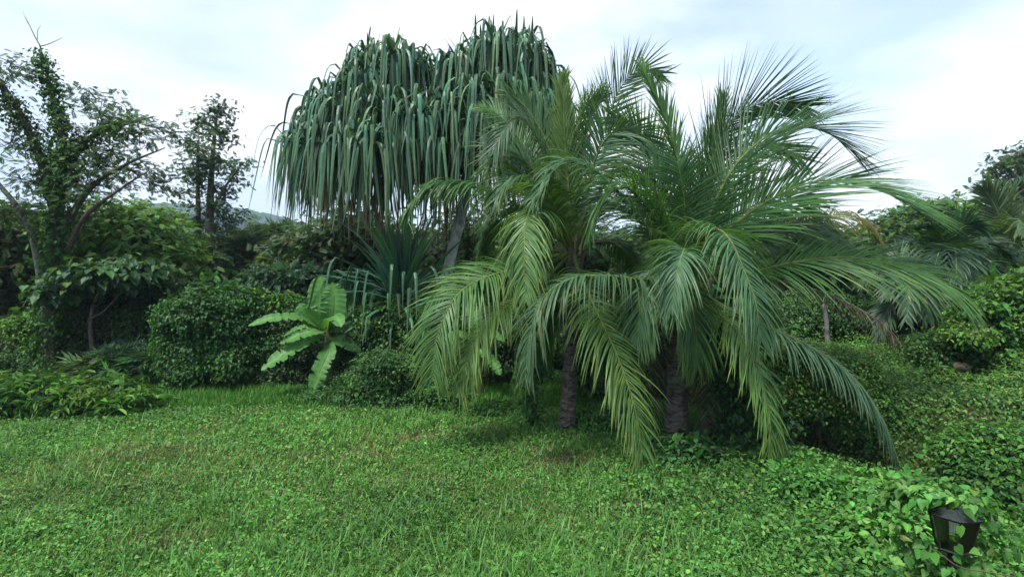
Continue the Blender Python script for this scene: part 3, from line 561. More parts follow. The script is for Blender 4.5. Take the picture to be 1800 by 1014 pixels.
def banana(label, base, D, stem, leaves):
    b = P(*base, D); b[2] = 0
    r_ = root('banana_plant', label, 'banana plant', b)
    tk = MB(); tube(tk, [b] + [P(*q, D) for q in stem], [.11, .09, .06], 16, 10, (.12, .16, .06)); tk.build('pseudostem', MATTE, r_, smooth=True)
    for cp, w, nf in leaves: bleaf(r_, [P(*q) for q in cp], w, nfac=nf)
    return r_
up = (0, -.5, .8); fr = (0, -1, .15)
banana('large banana plant with broad pale paddle leaves left of the screwpine', (578, 690), 11.7, [(578, 630), (575, 575)], [
 ([(575, 580, 11.7), (568, 545, 11.75), (564, 510, 11.8), (563, 484, 11.85)], .27, fr),
 ([(578, 580, 11.7), (586, 545, 11.6), (588, 515, 11.6), (585, 496, 11.6)], .27, fr),
 ([(572, 585, 11.7), (550, 562, 11.5), (533, 545, 11.4), (526, 533, 11.4)], .17, fr),
 ([(572, 582, 11.7), (530, 560, 11.3), (480, 560, 11.0), (436, 573, 10.9)], .15, up),
 ([(572, 585, 11.6), (556, 582, 11.3), (525, 590, 11.1), (492, 604, 11.0)], .17, up),
 ([(572, 590, 11.6), (545, 596, 11.3), (505, 620, 11.0), (459, 651, 10.8)], .2, up),
 ([(574, 600, 11.6), (577, 618, 11.3), (563, 650, 11.1), (547, 692, 11.0)], .17, fr),
 ([(576, 585, 11.7), (582, 560, 11.4), (592, 560, 11.1), (600, 575, 10.9)], .17, up),
 ([(580, 585, 11.7), (600, 574, 11.8), (618, 568, 11.9), (634, 564, 12)], .17, up),
 ([(580, 592, 11.7), (600, 600, 11.5), (620, 610, 11.4), (634, 618, 11.4)], .15, up),
 ([(576, 582, 11.7), (575, 560, 11.9), (560, 540, 12.2), (550, 530, 12.4)], .2, fr),
 ([(578, 585, 11.7), (596, 560, 11.9), (612, 540, 12.0), (622, 530, 12.1)], .14, fr),
 ([(572, 588, 11.7), (548, 578, 11.8), (520, 580, 11.9), (498, 592, 12)], .12, up)])
banana('smaller banana plant half hidden behind the drooping coconut fronds', (840, 690), 11.2, [(840, 640), (835, 600)], [
 ([(835, 605, 11.2), (815, 590, 11), (795, 592, 10.9), (775, 606, 10.8)], .13, up),
 ([(835, 605, 11.2), (850, 585, 11), (870, 590, 10.8), (888, 600, 10.8)], .12, up),
 ([(835, 610, 11.2), (850, 620, 11), (868, 640, 10.9), (880, 660, 10.8)], .12, up),
 ([(835, 605, 11.2), (838, 575, 11.3), (832, 550, 11.4), (825, 530, 11.4)], .16, fr),
 ([(835, 610, 11.2), (822, 630, 11), (812, 650, 10.9), (808, 680, 10.9)], .12, fr)])

# ------------------------------------------------------------------ crowns, bushes, vines
def clumps(mb, c, rad, ncl, per, cr, L, tpl, pal, wr=1.0, shell=.55, upw=.9, flat=.6, low=-1.0, drape=0., j=.22, cut=None, tw=None):
    c = np.asarray(c); rad = np.asarray(rad) * np.ones(3); d = rdir(ncl * 2); d = d[d[:, 2] > low][:ncl]; m = len(d)
    rr = shell + (1 - shell) * rng.random(m) ** .7; lump = 1 + .22 * np.sin(d[:, 0] * 5 + c[0]) * np.cos(d[:, 2] * 4 + c[1]) + (.12 + .25 * rng.random(m)) * (rng.random(m) < .12)
    cc = c + d * rad * (rr * lump)[:, None]; cc[:, 2] = np.maximum(cc[:, 2], cr * .4)
    pos = np.repeat(cc, per, 0) + rng.normal(0, cr, (m * per, 3)) * [1, 1, flat]; od = np.repeat(d, per, 0); N = len(pos)
    pos[:, 2] = np.maximum(pos[:, 2], .03)
    if cut is not None: kp = ~cut(pos); pos, od = pos[kp], od[kp]; tone_ = np.repeat(rng.normal(1, .16, m), per)[kp]; N = len(pos)
    if tw is not None:
        for q in cc[::2]: tube(tw, [c, .5 * (c + q) + rng.normal(0, .06, 3), q], [.014, .008, .003], 5, 3, (.07, .055, .04))
    nn = nz(rdir(N) * .75 + od * .6 * (1 - .3 * (1 - drape)) + np.array([0, 0, upw])); dd_ = perp(nn, [0, 0, -1], .3 + .6 * drape) if drape else perp(nn, od[0] * 0 + [0, 0, -.2], .2)
    if not drape: dd_ = nz(dd_ + od * .7); dd_ = nz(dd_ - nn * (dd_ * nn).sum(-1, keepdims=True))
    tone = (np.repeat(rng.normal(1, .16, m), per) if cut is None else tone_)[:, None]
    Ls = L * rng.uniform(.65, 1.3, N); inst(mb, tpl, pos, dd_, nn, Ls, Ls * wr, pick(pal, N, j) * np.clip(tone, .6, 1.5))
    return cc
def E(px, py, D, rx, ry, dep): return P(px, py, D), np.array([rx * D / F, dep, ry * D / F])
def plant(name, label, cat, base, blobs, trunks=(), mat=LEAF, crown='crown', group=None, bark=BARK):
    """blobs: dicts for clumps with px,py,D,rx,ry,dep; trunks: (points px, radii)"""
    b = P(*base); b[2] = float(gz(b[0], b[1])) if b[1] < 24 else 0
    if trunks:
        r_ = root(name, label, cat, b, group); tk = MB()
        for pts, rad in trunks: tube(tk, [P(*q) for q in pts], rad, 24, 8, rough=.03)
        tk.build('trunk', bark, r_, smooth=True)
    mb = MB(); tw = mb if name in ('slender_tree',) or 'open-crowned' in label else None
    for bl in blobs:
        bl = dict(bl); bl['tw'] = tw; c, rad = E(*bl.pop('e')); clumps(mb, c, rad, **bl)
    if trunks: mb.build(crown, mat, r_); return r_
    o = mb.build(name, mat, loc=b); tag(o, label, cat, group=group); return o

# --- far wood, read as one mass
mb = MB()
u = rng.random(520)
for i in range(520):
    D = rng.uniform(20, 60); px = rng.uniform(-250, 2050); top = 2.6 + (470 - rng.uniform(400, 425) - (30 if 250 < px < 540 else -12)) * D / F * (.75 + .25 * rng.random())
    r_ = rng.uniform(1.4, 2.6); zc = rng.uniform(.6, max(1.2, top - r_ * .8)) if rng.random() < .5 else top - r_ * .8
    pal = [G_MID, G_DARK, G_PALE, G_MID, G_DRYISH][rng.integers(0, 5)]
    c = np.array([(px - 900) * D / F, D, zc]); clumps(mb, c, [r_, r_, r_ * .85], 26, 9, .35, .46, T_SP, pal, wr=1.0, shell=.5)
tag(mb.build('distant_wood', MATTE), 'mass of mixed trees closing off the background', 'woodland', 'stuff')

# --- left vine-clad tree
V = dict(tpl=T_HT, L=.11, wr=.9, pal=G_DARK + G_VINE[:2], drape=1., per=26, cr=.17, shell=.6)
def along(mb, cp, r, n, per, cr, **k):
    pts, _ = spline([P(*q) for q in cp], n)
    for i, p in enumerate(pts): clumps(mb, p, [r * (1 - .5 * i / n)] * 3, 3, per, cr, **k)
b = P(85, 660, 13.6); b[2] = 0
VT = root('vine_clad_tree', 'tall left tree wrapped in vines with bare twigs at its top', 'tree', b)
tk = MB()
for cp, rad in [([(92, 662, 13.6), (88, 560, 13.6), (98, 450, 13.6), (105, 350, 13.6)], [.17, .14, .13, .12]),
  ([(105, 350, 13.6), (112, 260, 13.5), (95, 180, 13.5), (78, 110, 13.5), (70, 80, 13.5)], [.12, .09, .06, .04, .015]),
  ([(100, 380, 13.6), (75, 290, 13.5), (35, 200, 13.4), (-15, 120, 13.3)], [.13, .1, .07, .04]),
  ([(108, 330, 13.6), (140, 260, 13.8), (185, 230, 14), (270, 205, 14.3)], [.11, .08, .05, .015]),
  ([(112, 400, 13.6), (160, 330, 13.4), (220, 290, 13.2), (290, 260, 13)], [.09, .06, .035, .012]),
  ([(120, 440, 13.5), (150, 380, 13.2), (215, 330, 13), (262, 300, 12.9)], [.07, .05, .03, .01]),
  ([(70, 80, 13.5), (60, 62, 13.5), (45, 30, 13.5)], [.014, .01, .004]), ([(70, 82, 13.5), (85, 78, 13.5), (112, 66, 13.5)], [.012, .009, .003]),
  ([(66, 70, 13.5), (66, 55, 13.5), (72, 45, 13.5)], [.008, .006, .003]), ([(52, 45, 13.5), (45, 34, 13.5), (41, 22, 13.5)], [.006, .004, .002]),
  ([(185, 230, 14), (170, 190, 14), (145, 165, 14)], [.03, .018, .008]), ([(165, 240, 13.9), (175, 200, 13.9), (180, 175, 13.9)], [.02, .012, .006])]:
    tube(tk, [P(*q) for q in cp], rad, 24, 7, rough=.03)
tk.build('trunk', BARK, VT, smooth=True)
tk = MB(); tube(tk, [P(85, 655, 13.9), P(74, 520, 13.8), P(62, 440, 13.7), P(38, 375, 13.5), P(-10, 315, 13.3)], [.10, .09, .08, .06, .05], 30, 8, rough=.02); tag(tk.build('bare_stem', DGREY, VT, smooth=True), 'pale bare leaning stem')
mb = MB()
along(mb, [(88, 640, 13.5), (84, 560, 13.5), (92, 460, 13.5), (105, 360, 13.5), (112, 270, 13.5)], .36, 34, 40, .12, tpl=T_HT, L=.075, wr=.9, pal=G_VINE + G_DARK[:2], drape=1., shell=.6)
along(mb, [(112, 290, 13.5), (106, 220, 13.5), (90, 160, 13.5), (72, 100, 13.5)], .2, 22, 34, .11, tpl=T_HT, L=.07, wr=.9, pal=G_VINE + G_DARK, drape=1., shell=.5)
along(mb, [(95, 340, 13.5), (72, 270, 13.5), (35, 205, 13.4), (-20, 140, 13.3)], .26, 22, 36, .13, tpl=T_HT, L=.07, wr=.9, pal=G_DARK, drape=1., shell=.5)
along(mb, [(110, 300, 13.6), (150, 250, 13.8), (200, 225, 14)], .26, 12, 34, .12, tpl=T_HT, L=.07, wr=.9, pal=G_DARK, drape=1., shell=.5)
mb.build('vine_leaves', LEAF, VT)
mb = MB()
for px, py, rx, ry, n in [(150, 330, 60, 45, 44), (60, 320, 70, 50, 44), (230, 300, 60, 35, 34), (245, 235, 62, 25, 34), (190, 205, 35, 20, 14), (160, 165, 32, 12, 14), (230, 215, 35, 10, 12), (285, 225, 35, 18, 14), (20, 110, 35, 14, 12), (45, 135, 30, 14, 10), (110, 380, 90, 40, 44), (195, 265, 60, 25, 30), (265, 320, 35, 25, 12), (20, 250, 40, 40, 22), (170, 290, 50, 30, 26), (20, 370, 50, 40, 30), (150, 190, 25, 12, 8), (140, 240, 30, 20, 14)]:
    c, rad = E(px, py, 13.6 + rng.normal(0, .3), rx, ry, 1.0); clumps(mb, c, rad, int(n * .9), 9, .13, .17, T_FT, G_MID + G_DARK + [(.06, .12, .04)], wr=1.0, shell=.2, upw=1.0, tw=mb)
mb.build('crown', LEAF, VT)

# --- slim two-stemmed tree
cl = dict(tpl=T_SP, L=.17, wr=1.0, per=10, cr=.17, shell=.2, pal=G_BLUE + G_DARK + [(.05, .1, .04)])
def spots(lst, D, dep, n, **kw):
    return [dict(e=(px, py, D + rng.normal(0, .4), rx, ry, dep), ncl=int(n * rx * ry / 500) + 3, **kw) for px, py, rx, ry in lst]
plant('slender_tree', 'slender tall tree with open blue-green crown in front of the hill', 'tree', (368, 560, 21), 
  spots([(388, 192, 24, 20), (350, 215, 20, 20), (395, 240, 20, 25), (335, 245, 18, 18), (360, 265, 28, 22), (325, 290, 16, 16), (395, 285, 26, 20), (420, 290, 18, 15), (350, 310, 25, 20), (385, 330, 30, 22), (330, 335, 22, 14), (415, 315, 18, 16), (365, 360, 38, 22), (340, 385, 30, 20), (400, 375, 26, 20), (370, 400, 40, 24), (345, 425, 35, 26), (395, 430, 32, 26), (370, 455, 42, 26), (375, 215, 25, 30), (357, 290, 30, 30)], 21, .9, 14, **cl),
  trunks=[([(365, 590, 21), (366, 480, 21), (368, 400, 21), (372, 300, 21), (378, 230, 21), (385, 185, 21)], [.22, .2, .17, .12, .07, .02]), ([(352, 580, 21.3), (350, 450, 21.3), (348, 330, 21.3), (350, 240, 21.3)], [.14, .12, .08, .02]), ([(368, 380, 21), (395, 330, 20.8), (425, 290, 20.6)], [.07, .05, .02])])
# --- mid background trees
def mass(name, label, base, lst, D, dep, pal, L=.4, n=26, per=10, tpl=T_SP, cr=.26, tr=None, mat=LEAF, cat='tree', shell=.5, **k):
    bl = [dict(e=(px, py, D + rng.normal(0, .25), rx, ry, dep), ncl=int(n * rx * ry / 900) + 4, per=per, cr=cr, L=L * (.66 if tpl is T_SP else 1), tpl=tpl, wr=k.get('wr', 1.), pal=pal, shell=shell, low=k.get('low', -1), drape=k.get('drape', 0)) for px, py, rx, ry in lst]
    if tr is None: px = lst[0][0]; tr = [([(px, 470 + 2.6 / D * 1000, D), (px + 6, 520, D), (px - 3, lst[0][1], D)], [.18, .14, .06])]
    return plant(name, label, cat, base, bl, tr, mat=mat)
mass('dense_tree', 'dark brownish tree at the far left edge behind the bare stem', (10, 620, 16), [(10, 440, 75, 75), (-40, 480, 60, 90), (40, 500, 45, 60), (0, 560, 70, 50), (30, 390, 45, 25)], 16, 1.4, G_DARK + G_DRYISH)
mass('leafy_tree', 'rounded mid green tree between the vine-clad tree and the slender tree', (220, 620, 16.5), [(220, 430, 75, 55), (165, 400, 55, 40), (265, 420, 48, 45), (230, 375, 40, 22), (190, 470, 75, 35), (285, 465, 40, 40), (140, 440, 50, 50), (245, 395, 55, 35), (200, 385, 35, 28)], 16.5, 1.6, G_BRIGHT + [(.06, .15, .03)], L=.30, n=40)
mass('leafy_tree', 'small tree with drooping big leaves left of the mound of vines', (180, 620, 13.5), [(200, 480, 85, 14), (150, 490, 40, 14), (235, 470, 45, 14), (120, 510, 30, 12)], 13.2, .7, G_BLUE + G_MID, L=.17, n=60, per=12, tpl=T_HT, cr=.16, drape=1, tr=[([(170, 670, 13.4), (160, 560, 13.4), (185, 490, 13.2)], [.07, .05, .03]), ([(160, 560, 13.4), (190, 540, 13.1), (235, 480, 13)], [.03, .02, .01])])
mass('leafy_tree', 'feathery pale green tree right of the slender tree below the hill', (465, 620, 24), [(455, 424, 38, 26), (490, 428, 30, 26), (440, 450, 45, 30), (480, 460, 45, 35), (465, 408, 26, 12), (510, 410, 22, 12), (430, 430, 25, 22)], 24, 1.5, G_PALE + [(.07, .16, .05)], L=.45, n=36, tpl=T_LONG)
mass('dense_tree', 'dark brownish thicket tree directly left of the screwpine trunk', (590, 640, 17), [(590, 430, 70, 40), (548, 428, 40, 24), (640, 420, 60, 45), (575, 470, 70, 40), (650, 480, 60, 50), (530, 450, 45, 35), (610, 395, 50, 25), (690, 440, 45, 50)], 17, 1.6, G_DRYISH + G_DARK + G_MID[:1], L=.32, n=40)
mass('leafy_tree', 'green tree seen between the screwpine trunk and the left coconut palm', (850, 640, 17.5), [(850, 450, 80, 50), (780, 440, 50, 50), (920, 460, 70, 50), (840, 400, 60, 35), (960, 420, 50, 40), (760, 500, 70, 45), (880, 520, 80, 45)], 17.5, 1.6, G_MID + G_DRYISH, L=.36, n=30)
mass('dense_tree', 'dark tree low behind the gap between the coconut palms', (1100, 640, 16.5), [(1090, 470, 70, 55), (1160, 500, 70, 50), (1040, 460, 60, 50), (1100, 430, 60, 25), (1120, 560, 90, 45), (1010, 540, 70, 50), (1180, 440, 40, 30)], 16.5, 1.6, G_DARK + G_MID, L=.36, n=30)
mass('leafy_tree', 'light green tree filling the space behind the right coconut palm', (1330, 600, 18), [(1330, 470, 80, 50), (1400, 440, 70, 45), (1270, 450, 70, 50), (1450, 470, 70, 50), (1380, 410, 60, 25), (1300, 530, 90, 50), (1420, 530, 80, 45)], 18, 1.6, G_PALE + G_MID, L=.4, n=30)
mass('leafy_tree', 'bushy bright green treetops right of the coconut fronds', (1600, 600, 21), [(1600, 400, 60, 35), (1650, 395, 50, 35), (1560, 430, 60, 45), (1680, 390, 45, 30), (1620, 440, 80, 40), (1700, 420, 60, 45), (1640, 372, 35, 16), (1690, 365, 30, 16), (1590, 376, 26, 14)], 21, 1.8, G_PALE + G_MID + G_BRIGHT[:2], L=.42, n=34)
mass('leafy_tree', 'open-crowned tree rising above the others at the right edge', (1795, 620, 26), [(1790, 270, 24, 14), (1770, 290, 25, 12), (1745, 303, 22, 7), (1800, 300, 30, 16), (1770, 320, 28, 10), (1800, 330, 36, 18), (1830, 280, 30, 20), (1790, 350, 25, 14)], 26, .9, G_MID + G_DRYISH, L=.36, n=60, shell=.1, per=8,
  tr=[([(1800, 570, 26), (1798, 440, 26), (1795, 360, 26), (1790, 280, 26)], [.25, .2, .12, .03]), ([(1796, 370, 26), (1775, 320, 26), (1745, 304, 26)], [.08, .05, .015]), ([(1796, 350, 26), (1820, 310, 26), (1835, 280, 26)], [.08, .05, .015])])
# --- background palms (right)
def bgpalm(label, base, top, D, fr_, pal_=DG, npair=46, maxl=.8, group='feather palms behind the bank', r=.12, wid=.03, name='feather_palm'):
    b = P(*base, D); b[2] = float(gz(b[0], b[1])) if D < 24 else 0; r_ = root(name, label, 'palm tree', b, group)
    palm_trunk(r_, [b, .5 * (b + P(*top, D)), P(*top, D)], [r * 1.3, r, r * .9])
    for pts, kw in fr_:
        c = P(*top, D); a = [c] + [P(px, py, D + dd_) for px, py, dd_ in pts]
        frond(r_, a, **{**dict(maxl=maxl, npair=npair, tint=pal_, droop=.25, wid=wid, K=5, ribr=.03), **kw})
bgpalm('tall feather palm with upright fronds under the open-crowned tree', (1765, 600), (1770, 440), 18, [
 ([(1760, 390, 0), (1745, 355, 0), (1728, 330, 0)], dict(roll=(-60, -60), droop=.1)), ([(1775, 380, 0), (1782, 340, 0), (1795, 318, 0)], dict(roll=(60, 60), droop=.1)),
 ([(1765, 390, .5), (1755, 350, .8), (1735, 322, 1)], dict(droop=.2)), ([(1790, 400, 0), (1815, 370, 0), (1840, 380, 0)], {}), ([(1800, 420, -.5), (1830, 420, -1), (1850, 450, -1.2)], {}),
 ([(1740, 410, -.3), (1715, 400, -.5), (1690, 420, -.6)], dict(tint=MG)), ([(1780, 400, -.8), (1790, 385, -1.4), (1800, 410, -1.9)], {}), ([(1750, 425, -.8), (1730, 430, -1.3), (1712, 460, -1.6)], {}), ([(1770, 390, 1), (1770, 370, 1.6), (1770, 380, 2)], {})], (.06, .11, .05), maxl=.85)
bgpalm('dark spreading feather palm right of the longest coconut frond', (1665, 560), (1668, 480), 14, [
 ([(1640, 440, 0), (1600, 425, 0), (1560, 450, 0)], dict(roll=(-10, -10))), ([(1690, 440, 0), (1730, 425, 0), (1775, 450, 0)], dict(roll=(10, 10))), ([(1660, 430, -.3), (1645, 400, -.6), (1620, 395, -1)], {}),
 ([(1675, 425, -.3), (1695, 398, -.5), (1725, 400, -.8)], {}), ([(1640, 460, -.6), (1610, 460, -1), (1585, 500, -1.2)], {}), ([(1700, 460, -.6), (1735, 465, -1), (1765, 505, -1.2)], {}), ([(1660, 445, -.8), (1652, 440, -1.4), (1640, 480, -1.9)], {}),
 ([(1685, 445, -.8), (1700, 442, -1.4), (1712, 490, -1.8)], {}), ([(1675, 440, -1), (1680, 445, -1.7), (1682, 495, -2.1)], {}), ([(1700, 450, .5), (1740, 440, .8), (1790, 470, 1)], {})], (.022, .06, .032), maxl=.75, npair=50)
bgpalm('low feather palm with greyish fronds behind the grey stake', (1600, 600), (1600, 520), 12.5, [
 ([(1580, 485, 0), (1550, 475, 0), (1515, 500, 0)], {}), ([(1620, 490, 0), (1650, 500, 0), (1672, 540, 0)], {}), ([(1590, 480, -.5), (1575, 480, -.9), (1560, 520, -1.2)], {}), ([(1612, 490, -.5), (1625, 500, -1), (1632, 560, -1.2)], {}),
 ([(1600, 490, -.8), (1598, 500, -1.3), (1595, 560, -1.5)], {}), ([(1610, 470, .3), (1630, 460, .5), (1655, 480, .7)], {}), ([(1590, 470, .3), (1570, 455, .5), (1545, 465, .7)], {}), ([(1585, 520, -.6), (1560, 545, -.9), (1545, 590, -1)], {})], (.045, .095, .05), maxl=.6, r=.08)
bgpalm('small yellow-green palm poking out of the thicket above the banana plant', (490, 620), (493, 490), 16, [
 ([(480, 465, 0), (466, 455, 0), (450, 468, 0)], dict(tint=(.13, .19, .03))), ([(500, 460, 0), (512, 452, 0), (522, 465, 0)], dict(tint=(.13, .19, .03))), ([(490, 455, 0), (485, 438, 0), (470, 432, 0)], dict(tint=(.05, .1, .05))), ([(497, 455, 0), (503, 440, 0), (512, 435, 0)], {}), ([(485, 470, -.4), (475, 472, -.8), (465, 490, -1)], dict(tint=(.12, .17, .03)))], maxl=.4, npair=26, r=.06, group='none' and None)

# --- bushes
def bush(name, label, lst, D, dep, pal, L, n, per=14, tpl=T_OV, cr=.12, drape=.6, cat='bush', mat=LEAF, low=-.5, shell=.75, wr=.8, **k):
    base = (lst[0][0], min(760, 470 + 2600 / D), D)
    bl = []
    small = tpl is not T_LONG and tpl is not T_FT
    Ls = L * (.66 if small and D > 7 else .8 if small else 1); n2 = n * (1.5 if small else 1)
    for px, py, rx, ry in lst:
        bl.append(dict(e=(px, py, D + rng.normal(0, .06), rx * .85, ry * .85, dep * .8), ncl=int(n2 * .5 * rx * ry / 900) + 5, per=per, cr=cr, L=Ls, tpl=tpl, wr=wr, pal=pal, shell=shell, low=low, drape=drape))
        for q in range(7):
            a_ = rng.random() * 6.283; f_ = rng.uniform(.45, 1.0); g_ = rng.uniform(.22, .5); cx_, cy_ = px + rx * f_ * math.cos(a_), py + ry * f_ * math.sin(a_) * .9
            if cy_ > 470 + 2600 / D - 4: continue
            bl.append(dict(e=(cx_, cy_, D + rng.uniform(-.8, .4) * dep, rx * g_, ry * g_ * 1.1, dep * g_), ncl=int(n2 * .8 * rx * ry * g_ * g_ / 900) + 4, per=per, cr=cr * .8, L=Ls * rng.uniform(.75, 1.35), tpl=tpl, wr=wr * rng.uniform(.8, 1.1), pal=[pal[rng.integers(0, len(pal))], pal[rng.integers(0, len(pal))]], shell=.45, low=low, drape=drape * rng.uniform(.3, 1)))
        if small and cat in ('bush', 'shrub', 'vine mound', 'herbs'):   # loose shoots standing out of the mass
            bl.append(dict(e=(px, py - ry * .25, D, rx * 1.08, ry * 1.12, dep), ncl=int(5 + rx * ry / 200), per=3, cr=.05, L=L * (1.0 if cat == 'herbs' else 2.0), tpl=T_SP, wr=.8, pal=pal, shell=.92, low=.1, upw=.2))
        bl.append(dict(e=(px, py, D + .15, rx * .7, ry * .75, dep * .7), ncl=int(n * .3 * rx * ry / 900) + 4, per=per, cr=cr, L=L * 1.5, tpl=tpl, wr=wr, pal=pal, shell=.2, low=low))
    tr = k.get('tr')
    if tr is None:
        px, py, rx, ry = lst[0]; gy_ = 470 + 2600 / D
        tr = [([(px - 8, gy_, D), (px - 12, .5 * (gy_ + py), D), (px - rx * .4, py, D)], [.03, .022, .008]), ([(px + 8, gy_, D), (px + 6, .5 * (gy_ + py), D), (px + rx * .4, py, D)], [.03, .02, .008])]
    o = plant(name, label, cat, base, bl, tr, mat=mat, crown='leaves'); 
    for ch in o.children:
        if ch.name.startswith('trunk'): ch.name = 'stems'
    return o
bush('vine_mound', 'rounded mound of vine leaves draped over a dead shrub in front of the slender tree', [(370, 590, 78, 75), (340, 620, 50, 65), (400, 610, 40, 75), (385, 540, 45, 35)], 12.3, .8, G_VINE[:3] + G_DARK[:2], .085, 150, drape=1, tpl=T_HT, wr=.9, cat='vine mound')
bush('vine_mound', 'low vine thicket between the vine mound and the banana leaves', [(470, 640, 60, 55), (440, 560, 45, 35), (505, 600, 40, 50), (520, 660, 40, 35)], 12.8, .7, G_DARK + G_VINE[:1], .08, 120, drape=1, cat='vine mound')
bush('shrub', 'big-leaved bluish shrub above the banana plant', [(510, 500, 60, 28), (470, 505, 35, 22), (545, 495, 28, 20)], 13.6, .7, G_BLUE + [(.05, .12, .06)], .16, 60, tpl=T_HT, drape=1, wr=.9, cr=.15)
bush('shrub', 'yellow-green leafy shrub just left of the banana leaves', [(480, 545, 40, 22), (450, 535, 30, 20), (510, 535, 30, 18)], 12.9, .5, G_BRIGHT + G_VINE, .1, 90, cr=.14)
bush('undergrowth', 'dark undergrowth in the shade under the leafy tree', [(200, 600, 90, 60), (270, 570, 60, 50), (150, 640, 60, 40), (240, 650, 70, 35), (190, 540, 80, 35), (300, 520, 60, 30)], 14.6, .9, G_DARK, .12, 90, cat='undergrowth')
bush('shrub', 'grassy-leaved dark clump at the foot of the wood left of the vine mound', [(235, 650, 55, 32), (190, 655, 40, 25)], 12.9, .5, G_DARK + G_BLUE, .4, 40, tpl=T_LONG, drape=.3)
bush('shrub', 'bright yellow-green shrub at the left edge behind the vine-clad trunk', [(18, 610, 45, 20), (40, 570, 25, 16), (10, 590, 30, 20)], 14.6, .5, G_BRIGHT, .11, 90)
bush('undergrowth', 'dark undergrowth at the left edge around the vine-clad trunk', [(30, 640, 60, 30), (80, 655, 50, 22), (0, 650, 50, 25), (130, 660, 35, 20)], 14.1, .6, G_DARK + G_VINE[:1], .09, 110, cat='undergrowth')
bush('herb_clump', 'long bed of broad arching leaves at the left edge of the lawn', [(30, 715, 45, 34), (80, 702, 36, 24), (130, 712, 45, 32), (175, 698, 32, 28), (215, 712, 35, 22), (0, 700, 35, 30), (100, 725, 60, 18), (60, 688, 26, 18), (190, 722, 50, 14), (245, 722, 20, 10)], 10.4, .55, G_BRIGHT + G_VINE, .24, 75, tpl=T_OV, wr=.3, drape=.35, cat='herbs', low=-.2)
bush('vine_mound', 'tangle of vines around the foot of the young screwpine', [(690, 560, 42, 35), (655, 580, 30, 40), (720, 570, 32, 45), (690, 600, 45, 35)], 11.9, .5, G_DARK + G_VINE, .08, 130, drape=1, tpl=T_HT, wr=.9, cat='vine mound')
bush('bush', 'dense small-leaved bush on the lawn edge right of the banana plant', [(670, 685, 62, 42), (720, 690, 55, 42), (640, 700, 40, 30), (700, 650, 55, 30)], 11.0, .65, G_VINE + G_MID, .07, 170)
bush('bush', 'weedy bush under the tip of the drooping yellow-green frond', [(770, 705, 45, 32), (800, 715, 30, 18), (745, 720, 30, 18)], 10.8, .5, G_VINE + G_BRIGHT[:1], .07, 150)
bush('bush', 'creeping bush spreading left of the dense bush under the hanging banana leaf', [(590, 700, 40, 20), (560, 695, 35, 14), (615, 690, 25, 20)], 11.2, .5, G_VINE + G_MID, .065, 130)
bush('undergrowth', 'shadowy weeds behind the banana plant and the dense lawn-edge bush', [(600, 640, 50, 40), (650, 630, 50, 40), (560, 610, 40, 40)], 12.6, .6, G_DARK + G_MID[:1], .09, 110, cat='undergrowth')
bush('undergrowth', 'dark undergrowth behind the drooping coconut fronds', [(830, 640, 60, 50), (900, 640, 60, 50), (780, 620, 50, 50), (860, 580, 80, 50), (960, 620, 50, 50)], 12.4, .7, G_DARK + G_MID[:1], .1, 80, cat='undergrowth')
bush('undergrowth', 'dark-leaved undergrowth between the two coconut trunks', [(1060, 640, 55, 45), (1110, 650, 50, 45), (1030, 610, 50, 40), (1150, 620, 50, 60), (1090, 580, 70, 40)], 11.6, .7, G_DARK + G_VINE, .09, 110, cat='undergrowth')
bush('bush', 'leafy weeds at the foot of the left coconut palm', [(1055, 745, 38, 14), (1030, 755, 30, 10), (1090, 740, 25, 10)], 9.3, .35, G_VINE[:3], .07, 120)
bush('bush', 'low creeping patch left of the left coconut trunk', [(890, 735, 35, 11), (860, 725, 25, 9), (920, 745, 30, 9)], 10.0, .35, G_VINE, .07, 110)
bush('bush', 'dark-leaved weeds around the foot of the right coconut palm', [(1195, 815, 48, 34), (1160, 830, 32, 22), (1225, 830, 35, 26)], 7.7, .35, G_VINE[:3] + G_BLUE[:1], .085, 120, tpl=T_HT, wr=.9)
bush('vine_mound', 'dark vine curtain over a stump right of the right coconut palm', [(1290, 640, 32, 55), (1310, 700, 38, 40), (1285, 590, 28, 30), (1330, 745, 42, 35), (1300, 780, 45, 35), (1350, 800, 35, 30)], 8.2, .4, G_DARK + G_VINE[:3] + G_BLUE, .095, 110, drape=1, tpl=T_HT, wr=.9, cat='vine mound', tr=[([(1318, 790, 8.2), (1300, 700, 8.2), (1290, 600, 8.2)], [.08, .06, .04])])
bush('vine_mound', 'vines hanging over the dark ditch mouth', [(1450, 705, 55, 38), (1500, 735, 50, 35), (1540, 745, 40, 32), (1400, 690, 50, 35), (1470, 660, 60, 30), (1540, 700, 40, 30), (1390, 650, 50, 30)], 8.45, .3, G_VINE + G_BRIGHT + [(.13, .18, .05)], .065, 190, cat='vine mound', cr=.12)
bush('bush', 'bright leafy bush at the right edge above the bank', [(1760, 545, 50, 45), (1800, 520, 45, 40), (1730, 590, 50, 35), (1790, 600, 50, 50), (1810, 560, 60, 60)], 9.6, .6, G_BRIGHT + G_VINE, .1, 110)
bush('bush', 'dark bush at the right edge where the litter shows', [(1760, 640, 60, 30), (1700, 625, 55, 25), (1640, 610, 45, 20), (1800, 680, 40, 40)], 9.8, .5, G_VINE + G_DARK, .08, 110)
bush('undergrowth', 'vine-covered growth behind the grey stake', [(1400, 560, 60, 35), (1460, 560, 55, 40), (1520, 570, 60, 35), (1350, 560, 50, 35), (1560, 560, 40, 30)], 13.0, .7, G_VINE + G_MID + G_DARK, .08, 110, cat='undergrowth', drape=1)
bush('undergrowth', 'shaded fern-like growth under the dark feather palm', [(1640, 560, 70, 30), (1720, 540, 60, 30), (1600, 590, 50, 20)], 12.5, .7, G_DARK + G_BLUE, .4, 30, tpl=T_FT, cat='undergrowth', wr=1.)
